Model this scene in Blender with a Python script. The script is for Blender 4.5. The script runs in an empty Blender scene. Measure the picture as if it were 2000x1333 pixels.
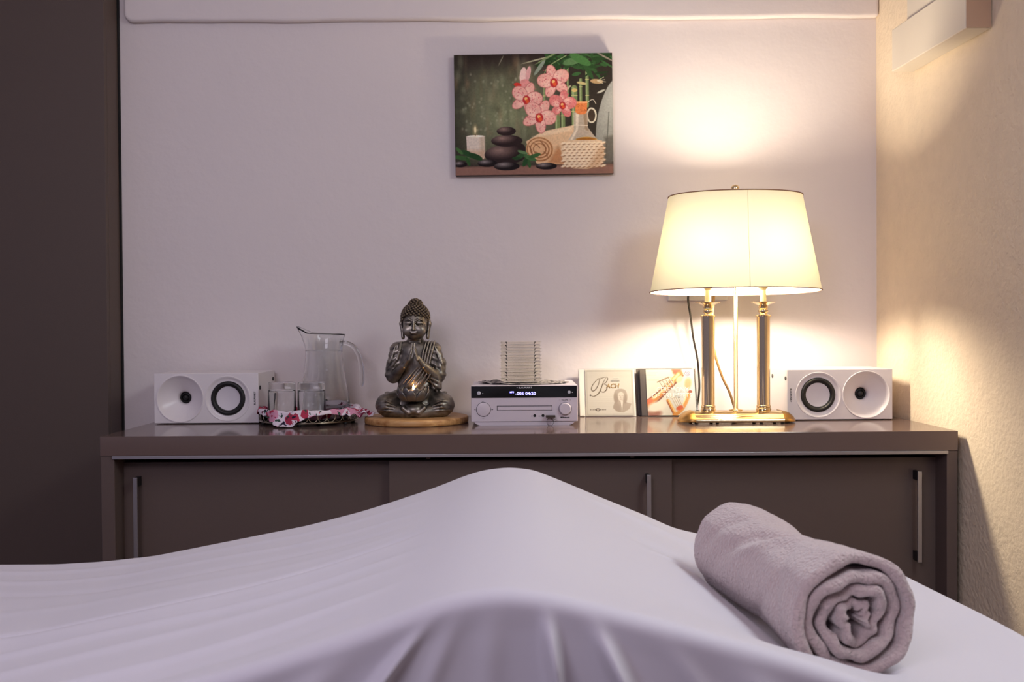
import bpy, bmesh, math, random
import numpy as np
from mathutils import Vector, Matrix
PI = math.pi
R = math.radians
SC = bpy.context.scene
COL = SC.collection
random.seed(7)
rng = np.random.default_rng(11)

# ------------------------------------------------------------------ camera
FPX = 1944.0                                   # focal length in pixels of the 2000 px wide frame
EYE = Vector((0.0, 0.0, 1.024))
cam_d = bpy.data.cameras.new('camera')
cam = bpy.data.objects.new('camera', cam_d)
COL.objects.link(cam)
cam_d.sensor_width = 36.0
cam_d.lens = FPX / 2000.0 * 36.0
cam_d.clip_start = 0.05
CAM_ROT = Matrix.Rotation(0.00103, 4, 'Z') @ Matrix.Rotation(PI / 2 - 0.01466, 4, 'X') @ Matrix.Rotation(-0.0068, 4, 'Z')
cam.matrix_world = Matrix.Translation(EYE) @ CAM_ROT
cam_d.dof.use_dof = True
cam_d.dof.focus_distance = 2.0
cam_d.dof.aperture_fstop = 14.0
SC.camera = cam

def P(px, py, Y):
    """the point on the vertical plane at distance Y that a photo pixel shows"""
    d = CAM_ROT.to_3x3() @ Vector(((px - 1000.0) / FPX, -(py - 666.5) / FPX, -1.0))
    k = Y / d.y
    return EYE + d * k

# ------------------------------------------------------------------ world, lights, exposure
def srgb(r, g, b):
    f = lambda c: (c / 255.0) / 12.92 if c <= 10 else (((c / 255.0) + 0.055) / 1.055) ** 2.4
    return (f(r), f(g), f(b))

w = bpy.data.worlds.new('world'); SC.world = w; w.use_nodes = True
bg = w.node_tree.nodes['Background']
bg.inputs[0].default_value = (0.56, 0.52, 0.78, 1); bg.inputs[1].default_value = 0.24

def area(name, loc, target, sx, sy, power, col):
    l = bpy.data.lights.new(name, 'AREA'); l.shape = 'RECTANGLE'; l.size = sx; l.size_y = sy
    l.energy = power; l.color = col
    o = bpy.data.objects.new(name, l); COL.objects.link(o)
    o.location = loc
    o.rotation_euler = (Vector(target) - Vector(loc)).to_track_quat('-Z', 'Y').to_euler()
    return o
# window high on the right, beside the bed (cool), and a wide pink-mauve ceiling panel over the bed
area('window_daylight', (0.975, 1.0, 1.72), (0.0, 1.0, 0.75), 0.8, 0.5, 13.5, (0.86, 0.95, 1.0))
area('ceiling_panel', (-0.45, 1.0, 2.40), (-0.45, 1.3, 0.7), 1.6, 0.9, 1.5, (0.94, 0.84, 1.0))
area('fill_behind_camera', (-0.7, -0.5, 1.95), (-0.5, 2.5, 1.2), 0.9, 0.5, 12.5, (0.92, 0.84, 1.0))  # added fill from behind the camera, lifts the rear wall; no real fitting

SC.view_settings.view_transform = 'Standard'
SC.view_settings.look = 'None'
SC.view_settings.gamma = 1.0
SC.view_settings.use_curve_mapping = False
SC.view_settings.exposure = 0.32
SC.cycles.use_denoising = True
SC.cycles.max_bounces = 10
SC.cycles.diffuse_bounces = 5
SC.cycles.transmission_bounces = 10
SC.cycles.transparent_max_bounces = 16
SC.cycles.sample_clamp_indirect = 2.5
SC.cycles.caustics_reflective = False
SC.cycles.caustics_refractive = True

# ------------------------------------------------------------------ helpers
def mat(name, rgb, rough=0.5, metal=0.0, spec=0.5, bump=0.0, bscale=60.0, vary=0.0, vscale=4.0, sheen=0.0, coat=0.0, trans=0.0, ior=1.45, detail=6.0):
    m = bpy.data.materials.new(name); m.use_nodes = True
    nt = m.node_tree; b = nt.nodes['Principled BSDF']
    c = srgb(*rgb)
    b.inputs['Base Color'].default_value = (*c, 1)
    b.inputs['Roughness'].default_value = rough
    b.inputs['Metallic'].default_value = metal
    b.inputs['Specular IOR Level'].default_value = spec
    b.inputs['IOR'].default_value = ior
    b.inputs['Transmission Weight'].default_value = trans
    b.inputs['Sheen Weight'].default_value = sheen
    b.inputs['Coat Weight'].default_value = coat
    tc = nt.nodes.new('ShaderNodeTexCoord')
    if vary > 0:
        n = nt.nodes.new('ShaderNodeTexNoise'); n.inputs['Scale'].default_value = vscale; n.inputs['Detail'].default_value = 5
        nt.links.new(tc.outputs['Object'], n.inputs['Vector'])
        mx = nt.nodes.new('ShaderNodeMix'); mx.data_type = 'RGBA'
        mx.inputs[6].default_value = (*[v * (1 - vary) for v in c], 1)
        mx.inputs[7].default_value = (*[min(1, v * (1 + vary)) for v in c], 1)
        nt.links.new(n.outputs['Fac'], mx.inputs[0]); nt.links.new(mx.outputs[2], b.inputs['Base Color'])
    if bump > 0:
        n = nt.nodes.new('ShaderNodeTexNoise'); n.inputs['Scale'].default_value = bscale; n.inputs['Detail'].default_value = detail
        nt.links.new(tc.outputs['Object'], n.inputs['Vector'])
        bp = nt.nodes.new('ShaderNodeBump'); bp.inputs['Strength'].default_value = bump; bp.inputs['Distance'].default_value = 0.004
        nt.links.new(n.outputs['Fac'], bp.inputs['Height']); nt.links.new(bp.outputs[0], b.inputs['Normal'])
    return m

def emit(name, col, strength):
    m = bpy.data.materials.new(name); m.use_nodes = True
    b = m.node_tree.nodes['Principled BSDF']
    b.inputs['Base Color'].default_value = (*col, 1)
    b.inputs['Emission Color'].default_value = (*col, 1)
    b.inputs['Emission Strength'].default_value = strength
    return m

def attr_mat(name, rough=0.5, bump=0.0, spec=0.5, coat=0.0, gain=1.0):
    m = mat(name, (200, 200, 200), rough, bump=bump, bscale=900, spec=spec, coat=coat)
    nt = m.node_tree
    a = nt.nodes.new('ShaderNodeAttribute'); a.attribute_name = 'ink'
    nt.links.new(a.outputs['Color'], nt.nodes['Principled BSDF'].inputs['Base Color'])
    return m

def link_mesh(name, me, m=None, parent=None, loc=None, smooth=False):
    o = bpy.data.objects.new(name, me); COL.objects.link(o)
    if m is not None:
        for mm in (m if isinstance(m, (list, tuple)) else [m]): me.materials.append(mm)
    if parent is not None: o.parent = parent
    if loc is not None: o.location = loc
    if smooth: me.polygons.foreach_set('use_smooth', [True] * len(me.polygons))
    return o

def obj(name, bm, m=None, parent=None, loc=None, smooth=False, bevel=0.0, seg=2, autos=None):
    me = bpy.data.meshes.new(name)
    bm.normal_update(); bm.to_mesh(me); bm.free()
    o = link_mesh(name, me, m, parent, loc, smooth)
    if bevel > 0:
        md = o.modifiers.new('bevel', 'BEVEL'); md.width = bevel; md.segments = seg; md.limit_method = 'ANGLE'; md.angle_limit = R(35)
        md.harden_normals = False
    if autos is not None:
        me.set_sharp_from_angle(angle=R(autos)); me.polygons.foreach_set('use_smooth', [True] * len(me.polygons))
    return o

def tag(o, label=None, cat=None, group=None, kind=None):
    if label: o['label'] = label
    if cat: o['category'] = cat
    if group: o['group'] = group
    if kind: o['kind'] = kind
    return o

def thing(name, loc, label, cat, rz=0.0, group=None):
    o = bpy.data.objects.new(name, None); COL.objects.link(o)
    o.empty_display_size = 0.02; o.location = loc; o.rotation_euler = (0, 0, rz)
    return tag(o, label, cat, group)

def copy_tree(o, parent=None):
    c = o.copy(); COL.objects.link(c); c.parent = parent
    for ch in list(o.children): copy_tree(ch, c)
    return c

def box(bm, x0, x1, y0, y1, z0, z1):
    r = bmesh.ops.create_cube(bm, size=1.0)
    for v in r['verts']:
        v.co = Vector(((x0 + x1) / 2 + v.co.x * (x1 - x0), (y0 + y1) / 2 + v.co.y * (y1 - y0), (z0 + z1) / 2 + v.co.z * (z1 - z0)))
    return r['verts']

def boxbm(*a):
    bm = bmesh.new(); box(bm, *a); return bm

def lathe(bm, prof, n=48, M=None, sx=1.0, sy=1.0, cap=True):
    """prof: list of (r, z); spun about Z"""
    M = M or Matrix.Identity(4)
    rings = []
    for r, z in prof:
        if r < 1e-6:
            rings.append([bm.verts.new(M @ Vector((0, 0, z)))])
        else:
            rings.append([bm.verts.new(M @ Vector((r * sx * math.cos(2 * PI * i / n), r * sy * math.sin(2 * PI * i / n), z))) for i in range(n)])
    for a, b in zip(rings, rings[1:]):
        for i in range(n):
            j = (i + 1) % n
            if len(a) == 1 and len(b) == 1: continue
            if len(a) == 1: bm.faces.new((a[0], b[j], b[i]))
            elif len(b) == 1: bm.faces.new((a[i], a[j], b[0]))
            else: bm.faces.new((a[i], a[j], b[j], b[i]))
    if cap:
        if len(rings[0]) > 1: bm.faces.new(list(reversed(rings[0])))
        if len(rings[-1]) > 1: bm.faces.new(rings[-1])
    return rings

def lathebm(prof, **k):
    bm = bmesh.new(); lathe(bm, prof, **k)
    bmesh.ops.recalc_face_normals(bm, faces=bm.faces); return bm

def catmull(pts, n=10):
    pts = [Vector(p) for p in pts]; q = [pts[0] * 2 - pts[1]] + pts + [pts[-1] * 2 - pts[-2]]; out = []
    for i in range(1, len(q) - 2):
        a, b, c, d = q[i - 1:i + 3]
        for k in range(n):
            t = k / n
            out.append(0.5 * ((2 * b) + (c - a) * t + (2 * a - 5 * b + 4 * c - d) * t * t + (3 * b - a - 3 * c + d) * t ** 3))
    out.append(pts[-1]); return out

def tube(bm, pts, r, n=10, closed=False, flat=1.0):
    pts = [Vector(p) for p in pts]; N = len(pts); rings = []; up = None
    for i, p in enumerate(pts):
        t = (pts[(i + 1) % N] - pts[i - 1]) if closed else (pts[min(i + 1, N - 1)] - pts[max(i - 1, 0)])
        t.normalize()
        if up is None:
            up = t.orthogonal().normalized()
        up = (up - t * up.dot(t)).normalized()
        s = t.cross(up)
        rr = r[i] if isinstance(r, (list, tuple)) else r
        rings.append([bm.verts.new(p + up * math.cos(2 * PI * k / n) * rr + s * math.sin(2 * PI * k / n) * rr * flat) for k in range(n)])
    for i in range(N if closed else N - 1):
        a, b = rings[i], rings[(i + 1) % N]
        for k in range(n):
            bm.faces.new((a[k], a[(k + 1) % n], b[(k + 1) % n], b[k]))
    if not closed:
        bm.faces.new(list(reversed(rings[0]))); bm.faces.new(rings[-1])
    return rings

def tubebm(*a, **k):
    bm = bmesh.new(); tube(bm, *a, **k); bmesh.ops.recalc_face_normals(bm, faces=bm.faces); return bm

def prismbm(poly, depth, M=None):
    """2-D outline (x, z) extruded from y=0 to y=depth"""
    M = M or Matrix.Identity(4); bm = bmesh.new()
    a = [bm.verts.new(M @ Vector((x, 0, z))) for x, z in poly]; b = [bm.verts.new(M @ Vector((x, depth, z))) for x, z in poly]
    n = len(poly)
    bm.faces.new(a); bm.faces.new(list(reversed(b)))
    for i in range(n): bm.faces.new((a[i], b[i], b[(i + 1) % n], a[(i + 1) % n]))
    bmesh.ops.recalc_face_normals(bm, faces=bm.faces); return bm

def text(name, s, width, m, parent, M, align='CENTER', extrude=0.0002, shear=0.0, bold=0.0, height=None):
    """flat lettering in the local XZ plane facing -Y, scaled to the given width"""
    cu = bpy.data.curves.new('lettering_curve', 'FONT'); cu.body = s; cu.align_x = align; cu.align_y = 'CENTER'
    cu.size = 1.0; cu.extrude = 0.0; cu.shear = shear; cu.offset = bold; cu.resolution_u = 3
    t = bpy.data.objects.new('tmp_text', cu); COL.objects.link(t)
    bpy.context.view_layer.update()
    me = bpy.data.meshes.new_from_object(t.evaluated_get(bpy.context.evaluated_depsgraph_get()))
    bpy.data.objects.remove(t)
    co = np.empty(len(me.vertices) * 3); me.vertices.foreach_get('co', co); co = co.reshape(-1, 3)
    wd = np.ptp(co[:, 0]); k = width / wd
    ky = k if height is None else height / np.ptp(co[:, 1])
    cx = (co[:, 0].max() + co[:, 0].min()) / 2 if align == 'CENTER' else co[:, 0].min()
    cy = (co[:, 1].max() + co[:, 1].min()) / 2
    new = np.stack([(co[:, 0] - cx) * k, np.zeros(len(co)), (co[:, 1] - cy) * ky], 1)
    me.vertices.foreach_set('co', new.ravel())
    me.materials.clear()
    bm = bmesh.new(); bm.from_mesh(me)
    r = bmesh.ops.extrude_face_region(bm, geom=list(bm.faces))
    for v in [e for e in r['geom'] if isinstance(e, bmesh.types.BMVert)]: v.co.y -= extrude
    bmesh.ops.recalc_face_normals(bm, faces=bm.faces)
    bmesh.ops.transform(bm, matrix=M, verts=bm.verts)
    return obj(name, bm, m, parent)

def grid_mesh(name, V, m, parent=None, closed_u=False, closed_v=False, smooth=True, ink=None):
    """V: (nu, nv, 3) array"""
    nu, nv = V.shape[:2]
    idx = np.arange(nu * nv).reshape(nu, nv)
    iu = np.arange(nu if closed_u else nu - 1); iv = np.arange(nv if closed_v else nv - 1)
    A, B = np.meshgrid(iu, iv, indexing='ij'); A2 = (A + 1) % nu; B2 = (B + 1) % nv
    F = np.stack([idx[A, B], idx[A2, B], idx[A2, B2], idx[A, B2]], -1).reshape(-1, 4)
    me = bpy.data.meshes.new(name)
    me.vertices.add(nu * nv); me.vertices.foreach_set('co', V.reshape(-1).astype(np.float32))
    me.loops.add(F.size); me.loops.foreach_set('vertex_index', F.ravel().astype(np.int32))
    me.polygons.add(len(F)); me.polygons.foreach_set('loop_start', np.arange(0, F.size, 4, dtype=np.int32))
    me.update(calc_edges=True); me.validate()
    if ink is not None:
        at = me.color_attributes.new('ink', 'FLOAT_COLOR', 'POINT')
        c = np.ones((nu * nv, 4), np.float32); c[:, :3] = ink.reshape(-1, 3)
        at.data.foreach_set('color', c.ravel())
    o = link_mesh(name, me, m, parent, smooth=smooth)
    return o

def vnoise(x, y, seed=0):
    """smooth 2-D value noise"""
    r = np.random.default_rng(seed); T = r.random((64, 64))
    xi = np.floor(x).astype(int); yi = np.floor(y).astype(int); fx = x - xi; fy = y - yi
    fx = fx * fx * (3 - 2 * fx); fy = fy * fy * (3 - 2 * fy)
    g = lambda a, b: T[a % 64, b % 64]
    return (g(xi, yi) * (1 - fx) + g(xi + 1, yi) * fx) * (1 - fy) + (g(xi, yi + 1) * (1 - fx) + g(xi + 1, yi + 1) * fx) * fy
# ------------------------------------------------------------------ materials of the room
M_wall = mat('white_plaster', (224, 215, 214), 0.85, bump=0.35, bscale=28, vary=0.03, vscale=3, detail=8)
M_wall2 = mat('stippled_plaster', (232, 214, 188), 0.9, bump=0.7, bscale=90, vary=0.07, vscale=30)
M_floor = mat('floor_vinyl', (120, 100, 88), 0.5, vary=0.12, vscale=3)
M_ceil = mat('ceiling_paint', (225, 220, 214), 0.9, bump=0.1, bscale=40)
M_ward = mat('taupe_laminate_dark', (86, 72, 65), 0.55, bump=0.05, bscale=300)
M_lam = mat('taupe_laminate', (95, 80, 75), 0.42, bump=0.04, bscale=300)
M_top = mat('taupe_laminate_gloss', (102, 84, 79), 0.13, spec=0.7)
M_ledge = mat('ledge_paint', (214, 204, 190), 0.7, bump=0.1, bscale=40)
M_gap = mat('black_shadow_gap', (12, 10, 10), 0.8)
M_alu = mat('brushed_aluminium', (176, 172, 176), 0.38, metal=0.9, bump=0.05, bscale=400)
M_blackp = mat('black_plastic', (18, 18, 20), 0.4)

# ------------------------------------------------------------------ the setting
WY = 2.51                                       # the rear wall
wx = lambda y: 0.917 + 0.051 * (WY - y)          # the right wall, not quite square to it
FZ, CZ = 0.0, 2.45
def struct(name, bm, m, parent=None, **k):
    o = obj(name, bm, m, parent, **k)
    if parent is None: o['kind'] = 'structure'
    return o
struct('wall_rear', boxbm(-2.6, 1.02, WY, WY + 0.12, FZ, CZ), M_wall)
bm = bmesh.new()
vs = []
for z in (FZ, CZ):
    for (x, y) in ((wx(WY), WY), (wx(-2.6), -2.6), (wx(-2.6) + 0.12, -2.6), (wx(WY) + 0.12, WY)):
        vs.append(bm.verts.new((x, y, z)))
for f in ((0, 1, 2, 3), (4, 5, 6, 7), (0, 1, 5, 4), (1, 2, 6, 5), (2, 3, 7, 6), (3, 0, 4, 7)): bm.faces.new([vs[i] for i in f])
bmesh.ops.recalc_face_normals(bm, faces=bm.faces)
struct('wall_right', bm, M_wall2)
struct('floor', boxbm(-2.6, 1.3, -2.6, WY + 0.12, -0.05, 0.0), M_floor)
struct('ceiling', boxbm(-2.6, 1.3, -2.6, WY + 0.12, CZ, CZ + 0.05), M_ceil)
# shallow raised plaster band across the top of the rear wall, its lower left corner rounded
bz = P(1000, 42, WY).z; bx0 = P(247, 40, WY).x; rr = 0.022
poly = [(bx0, CZ)]
for k in range(7):
    a = PI + k / 6 * PI / 2
    poly.append((bx0 + rr + rr * math.cos(a), bz + rr + rr * math.sin(a)))
for k in range(1, 30):
    t = k / 30; poly.append((bx0 + rr + (wx(WY) - bx0 - rr) * t, bz + 0.0012 * math.sin(t * 23) + 0.0008 * math.sin(t * 51)))
poly += [(wx(WY), bz), (wx(WY), CZ)]
struct('trim_1', prismbm(poly, 0.022, Matrix.Translation((0, WY - 0.022, 0))), M_wall, bevel=0.008, seg=4)

# tall fitted wardrobe on the left, with a slim filler strip against the wall
t = thing('wardrobe', (-1.35, 2.46, 0), 'tall dark taupe wardrobe panel with a slim filler strip, floor to ceiling at the left', 'wardrobe')
def wpart(name, a, m, **k):
    x0, x1, y0, y1, z0, z1 = a
    return obj(name, boxbm(x0 + 1.35, x1 + 1.35, y0 - 2.46, y1 - 2.46, z0, z1), m, t, **k)
xs3 = P(234.5, 400, WY - 0.004).x; xs1 = P(209, 400, 2.42).x - 0.003
wpart('sliding_door', (-1.72, xs1, 2.42, 2.445, 0.01, CZ - 0.005), M_ward, bevel=0.001)
wpart('seal_strip', (xs3 - 0.002, xs3 + 0.0035, WY - 0.010, WY - 0.001, 0.005, CZ - 0.005), M_gap)
wpart('filler_panel', (xs3 - 0.006, xs3, 2.434, 2.506, 0.005, CZ - 0.005), M_ward, bevel=0.0008)
wpart('carcass', (-1.72, xs3 - 0.007, 2.449, 2.505, 0.005, CZ - 0.005), M_gap)

# boxed ledge high on the right wall
t = thing('wall_ledge', (0, 0, 0), 'white boxed ledge fixed high on the right wall, top right corner', 'ledge')
def onwall(y, off, z): return Vector((wx(y) - off, y, z))
bm = bmesh.new(); vs = []
for (y, z0, z1) in ((1.963, 1.604, 1.700), (2.30, 1.604, 1.700)):
    for off, z in ((0.052, z0), (0.001, z0), (0.001, z1), (0.052, z1)): vs.append(bm.verts.new(onwall(y, off, z)))
for f in ((0, 1, 2, 3), (7, 6, 5, 4), (0, 4, 5, 1), (1, 5, 6, 2), (2, 6, 7, 3), (3, 7, 4, 0)): bm.faces.new([vs[i] for i in f])
bmesh.ops.recalc_face_normals(bm, faces=bm.faces)
obj('box', bm, M_ledge, t, bevel=0.002)
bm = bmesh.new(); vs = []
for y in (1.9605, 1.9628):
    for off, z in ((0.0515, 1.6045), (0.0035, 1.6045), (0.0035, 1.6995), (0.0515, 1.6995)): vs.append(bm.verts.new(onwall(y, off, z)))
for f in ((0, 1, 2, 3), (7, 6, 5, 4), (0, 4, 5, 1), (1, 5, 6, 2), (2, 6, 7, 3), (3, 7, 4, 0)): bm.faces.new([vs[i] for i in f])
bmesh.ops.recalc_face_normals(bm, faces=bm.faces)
tag(obj('shaded_end', bm, mat('tan_end_shade', (176, 142, 116), 0.7), t), 'end of the ledge facing the room, its shade coloured tan')  # thin plate added over the near end; the shade there is put into its tan
bm = bmesh.new(); vs = []
for y in (1.955, 2.24):
    for off, z in ((0.044, 1.702), (0.001, 1.702), (0.001, 1.79), (0.044, 1.79)): vs.append(bm.verts.new(onwall(y, off, z)))
for f in ((0, 1, 2, 3), (7, 6, 5, 4), (0, 4, 5, 1), (1, 5, 6, 2), (2, 6, 7, 3), (3, 7, 4, 0)): bm.faces.new([vs[i] for i in f])
bmesh.ops.recalc_face_normals(bm, faces=bm.faces)
obj('upper_box', bm, M_ledge, t, bevel=0.002)

# ------------------------------------------------------------------ sideboard
TZ = 0.80; FY = 2.07; RY = 2.505
SBX0 = P(194.5, 850, FY).x; SBX1 = P(1871.5, 850, FY).x
ti = 0.041
sb = thing('sideboard', (0, 2.28, 0), 'long low taupe sideboard with three sliding doors and a glossy top against the rear wall', 'sideboard')
def spart(name, a, m, parent=sb, **k):
    x0, x1, y0, y1, z0, z1 = a
    return obj(name, boxbm(x0, x1, y0 - 2.28, y1 - 2.28, z0, z1), m, parent, **k)
# top: its right end follows the skewed wall
bm = bmesh.new()
xr_f = SBX1; xr_b = min(wx(RY), SBX1) - 0.002
pl = [(SBX0, FY - 2.28), (xr_f, FY - 2.28), (xr_b, RY - 2.28), (SBX0, RY - 2.28)]
a = [bm.verts.new((x, y, TZ - ti)) for x, y in pl]; b = [bm.verts.new((x, y, TZ)) for x, y in pl]
bm.faces.new(list(reversed(a))); bm.faces.new(b)
for i in range(4): bm.faces.new((a[i], a[(i + 1) % 4], b[(i + 1) % 4], b[i]))
obj('top_panel', bm, M_top, sb, bevel=0.0012)
TB = TZ - ti
xl = P(223, 950, FY).x; xr = P(1850, 950, FY).x
spart('side_panel', (SBX0 + 0.001, xl, FY + 0.002, RY, 0.0, TB), M_lam, bevel=0.001)
bm = bmesh.new()
box(bm, xr, SBX1 - 0.001, FY + 0.002 - 2.28, RY - 2.28, 0.0, TB)
for v in bm.verts:
    if v.co.y > 0: v.co.x -= 0.022 if v.co.x > xr + 0.005 else 0.022
obj('side_panel', bm, M_lam, sb, bevel=0.001)
spart('back_panel', (xl, xr - 0.025, RY - 0.01, RY, 0.03, TB), M_gap)
spart('bottom_panel', (xl, xr - 0.024, FY + 0.03, RY - 0.01, 0.05, 0.07), M_lam)
spart('plinth', (xl, xr - 0.005, FY + 0.06, FY + 0.075, 0.0, 0.05), M_gap)
rz1 = P(1000, 886.5, FY).z; rz0 = P(1000, 893.0, FY).z
spart('track_rail', (P(219, 890, FY).x, P(1852, 890, FY).x, FY - 0.0015, FY + 0.03, rz0, rz1), M_alu, bevel=0.0006)
spart('track_rail', (xl, xr, FY + 0.005, FY + 0.07, 0.07, 0.08), M_alu)
def door(px0, px1, Y, hx, htop, hbot):
    x0 = P(px0, 950, Y).x; x1 = P(px1, 950, Y).x; zt = P(1000, 898, Y).z - 0.001
    d = spart('door', (x0, x1, Y, Y + 0.018, 0.085, zt), M_lam, bevel=0.0008)
    yb = Y - 0.028
    c = P(hx, 1000, yb).x; z1 = P(hx, htop, yb).z; z0 = z1 - 0.193
    spart('handle', (c - 0.0045, c + 0.0045, yb, yb + 0.004, z0, z1), M_alu, d, bevel=0.0006)
    for z in (z1 - 0.0005, z0 + 0.020):
        spart('handle_mount', (c - 0.004, c + 0.004, yb + 0.004, Y, z - 0.0195, z), M_blackp, d, bevel=0.0005)
    return d
d1 = door(224.5, 800, FY + 0.052, 264, 934, 0)
d2 = door(760, 1312.5, FY + 0.030, 1268, 928.5, 0)
d3 = door(1280, 1833, FY + 0.052, 1797, 921.5, 0)
for px in (836, 1235):
    x = P(px, 895, FY + 0.03).x
    spart('door_hanger', (x - 0.004, x + 0.004, FY + 0.028, FY + 0.04, P(1000, 900, FY).z, rz0 + 0.002), M_lam)
# ------------------------------------------------------------------ massage bed, sheet, rolled towel
BZ = 0.706                                      # sheet level over the flat part of the bed
BX0, BX1, BY0, BY1 = -1.34, 0.520, 0.722, 1.348
bed = thing('massage_table', (-0.4, 1.0, 0), 'massage table standing under the white sheet in front of the sideboard', 'massage table')
M_pad = mat('cream_leatherette', (205, 195, 180), 0.45, bump=0.1, bscale=200)
M_wood = mat('beech_wood', (190, 150, 105), 0.45, vary=0.1, vscale=12)
def bpart(name, bmx, m, **k):
    bmesh.ops.translate(bmx, vec=(0.4, -1.0, 0), verts=bmx.verts); return obj(name, bmx, m, bed, **k)
bpart('padded_top', boxbm(BX0 + 0.02, BX1 - 0.03, BY0 + 0.03, BY1 - 0.03, BZ - 0.085, BZ - 0.012), M_pad, bevel=0.02, seg=4)
bpart('frame', boxbm(BX0 + 0.06, BX1 - 0.07, BY0 + 0.07, BY1 - 0.07, BZ - 0.15, BZ - 0.085), M_wood, bevel=0.003)
for sx in (BX0 + 0.15, BX1 - 0.16):
    for sy in (BY0 + 0.11, BY1 - 0.11):
        bpart('leg', boxbm(sx - 0.025, sx + 0.025, sy - 0.02, sy + 0.02, 0.0, BZ - 0.15), M_wood, bevel=0.004)

TWA = Vector((0.3000, 0.866, 0.7660)); TWB = Vector((0.2500, 1.112, 0.7760)); TWR = 0.0515
tx = np.array([-1.5, -0.72, -0.62, -0.56, -0.487, -0.383, -0.279, -0.21, -0.167, -0.107, -0.0625, -0.040, -0.007, 0.026, 0.071, 0.115, 0.182, 0.215, 0.248, 0.33, 0.40, 0.45, 1.0])
th = np.array([0, 0.0, 0.0, 0.003, 0.0105, 0.0305, 0.0506, 0.068, 0.081, 0.1007, 0.118, 0.1245, 0.128, 0.1245, 0.106, 0.087, 0.0593, 0.0438, 0.036, 0.016, 0.005, 0.0, 0])
fine = np.linspace(-1.5, 1.0, 2501); pf = np.interp(fine, tx, th)
ker = np.exp(-0.5 * (np.arange(-40, 41) / 9.0) ** 2); ker /= ker.sum()
pf = np.convolve(np.pad(pf, 40, mode='edge'), ker, 'valid')
th2 = th.copy(); th2[13:] = [0.1235, 0.1125, 0.101, 0.082, 0.072, 0.060, 0.026, 0.008, 0.0, 0]
pf2 = np.interp(fine, tx, th2); pf2 = np.convolve(np.pad(pf2, 40, mode='edge'), ker, 'valid')
sm = lambda t: np.clip(t, 0, 1) ** 2 * (3 - 2 * np.clip(t, 0, 1))

def sheet_h(x, y):
    far = np.interp(x, fine, pf); near = np.interp(x, fine, pf2)
    k = sm((y - 0.72) / 0.16)
    h = near * (1 - k) + far * k
    # the tent sags a little between its supports on the left and along the ridge
    h = h - 0.004 * np.sin(np.clip((y - 0.70) / 0.62, 0, 1) * PI) * sm((h - 0.03) / 0.05)
    # long stretch folds that run from the mound towards the left end
    folds = ((-0.80, 0.965, -0.08, 1.055, 0.0036, 0.0075, -1), (-0.80, 0.945, -0.08, 1.032, 0.0022, 0.012, 1), (-0.80, 0.875, -0.08, 0.968, 0.0030, 0.011, 1),
             (-0.80, 0.800, -0.08, 0.915, 0.0026, 0.012, 1), (-0.80, 0.700, -0.08, 0.838, 0.0030, 0.010, 1), (-0.80, 0.91, -0.10, 0.990, 0.0014, 0.014, -1),
             (-0.90, 1.275, -0.20, 1.200, 0.0014, 0.009, 1), (-0.90, 1.215, -0.10, 1.125, 0.0012, 0.010, -1), (-0.85, 1.31, -0.15, 1.270, 0.0014, 0.010, 1), (-0.80, 1.10, -0.10, 1.09, 0.0010, 0.012, 1), (-0.60, 0.74, -0.05, 0.775, 0.0016, 0.014, -1))
    for (xa, ya, xb, yb, A, W, sg) in folds:
        yl = ya + (yb - ya) * (x - xa) / (xb - xa) + 0.004 * np.sin(x * 14 + ya * 30)
        amp = 1.5 * A * sm((x + 1.25) / 0.4) * sm((-0.06 - x) / 0.14) * sg
        h = h + amp * np.exp(-((y - yl) / W) ** 2)
    # faint folds on the right
    for (xa, ya, xb, yb, A, W) in ((0.05, 1.30, 0.30, 1.22, 0.004, 0.018), (0.08, 1.16, 0.24, 1.10, -0.003, 0.02)):
        yl = ya + (yb - ya) * (x - xa) / (xb - xa)
        h = h + A * sm((x - xa) / 0.1) * sm((xb + 0.06 - x) / 0.08) * np.exp(-((y - yl) / W) ** 2)
    # where the towel rests the sheet is pressed down to its underside
    ax = TWB - TWA; L = ax.length; u = ax / L
    s = (x - TWA.x) * u.x + (y - TWA.y) * u.y; n2 = math.hypot(u.x, u.y); s = s / (n2 * n2)
    cx_ = TWA.x + u.x * s; cy_ = TWA.y + u.y * s; cz_ = TWA.z + u.z * s
    lat = ((x - cx_) * u.y - (y - cy_) * u.x) / n2
    under = cz_ - 0.002 - np.sqrt(np.maximum((TWR * (1 + 0.1 * np.clip(1 - s / L, 0, 1)) + 0.004) ** 2 - np.clip(np.abs(lat), 0, TWR * 0.93) ** 2, 0)) - BZ
    under = under + np.maximum(np.abs(lat) - TWR * 0.93, 0) * np.where(lat * 1.0 < 0, 0.62, 1.1)
    inz = np.maximum(np.maximum(-s, s - L), 0)
    under = under + inz * 1.0
    kk = 0.010
    hh = np.clip(0.5 + 0.5 * (under - h) / kk, 0, 1)
    h = under * (1 - hh) + h * hh - kk * hh * (1 - hh)
    return h

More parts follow.
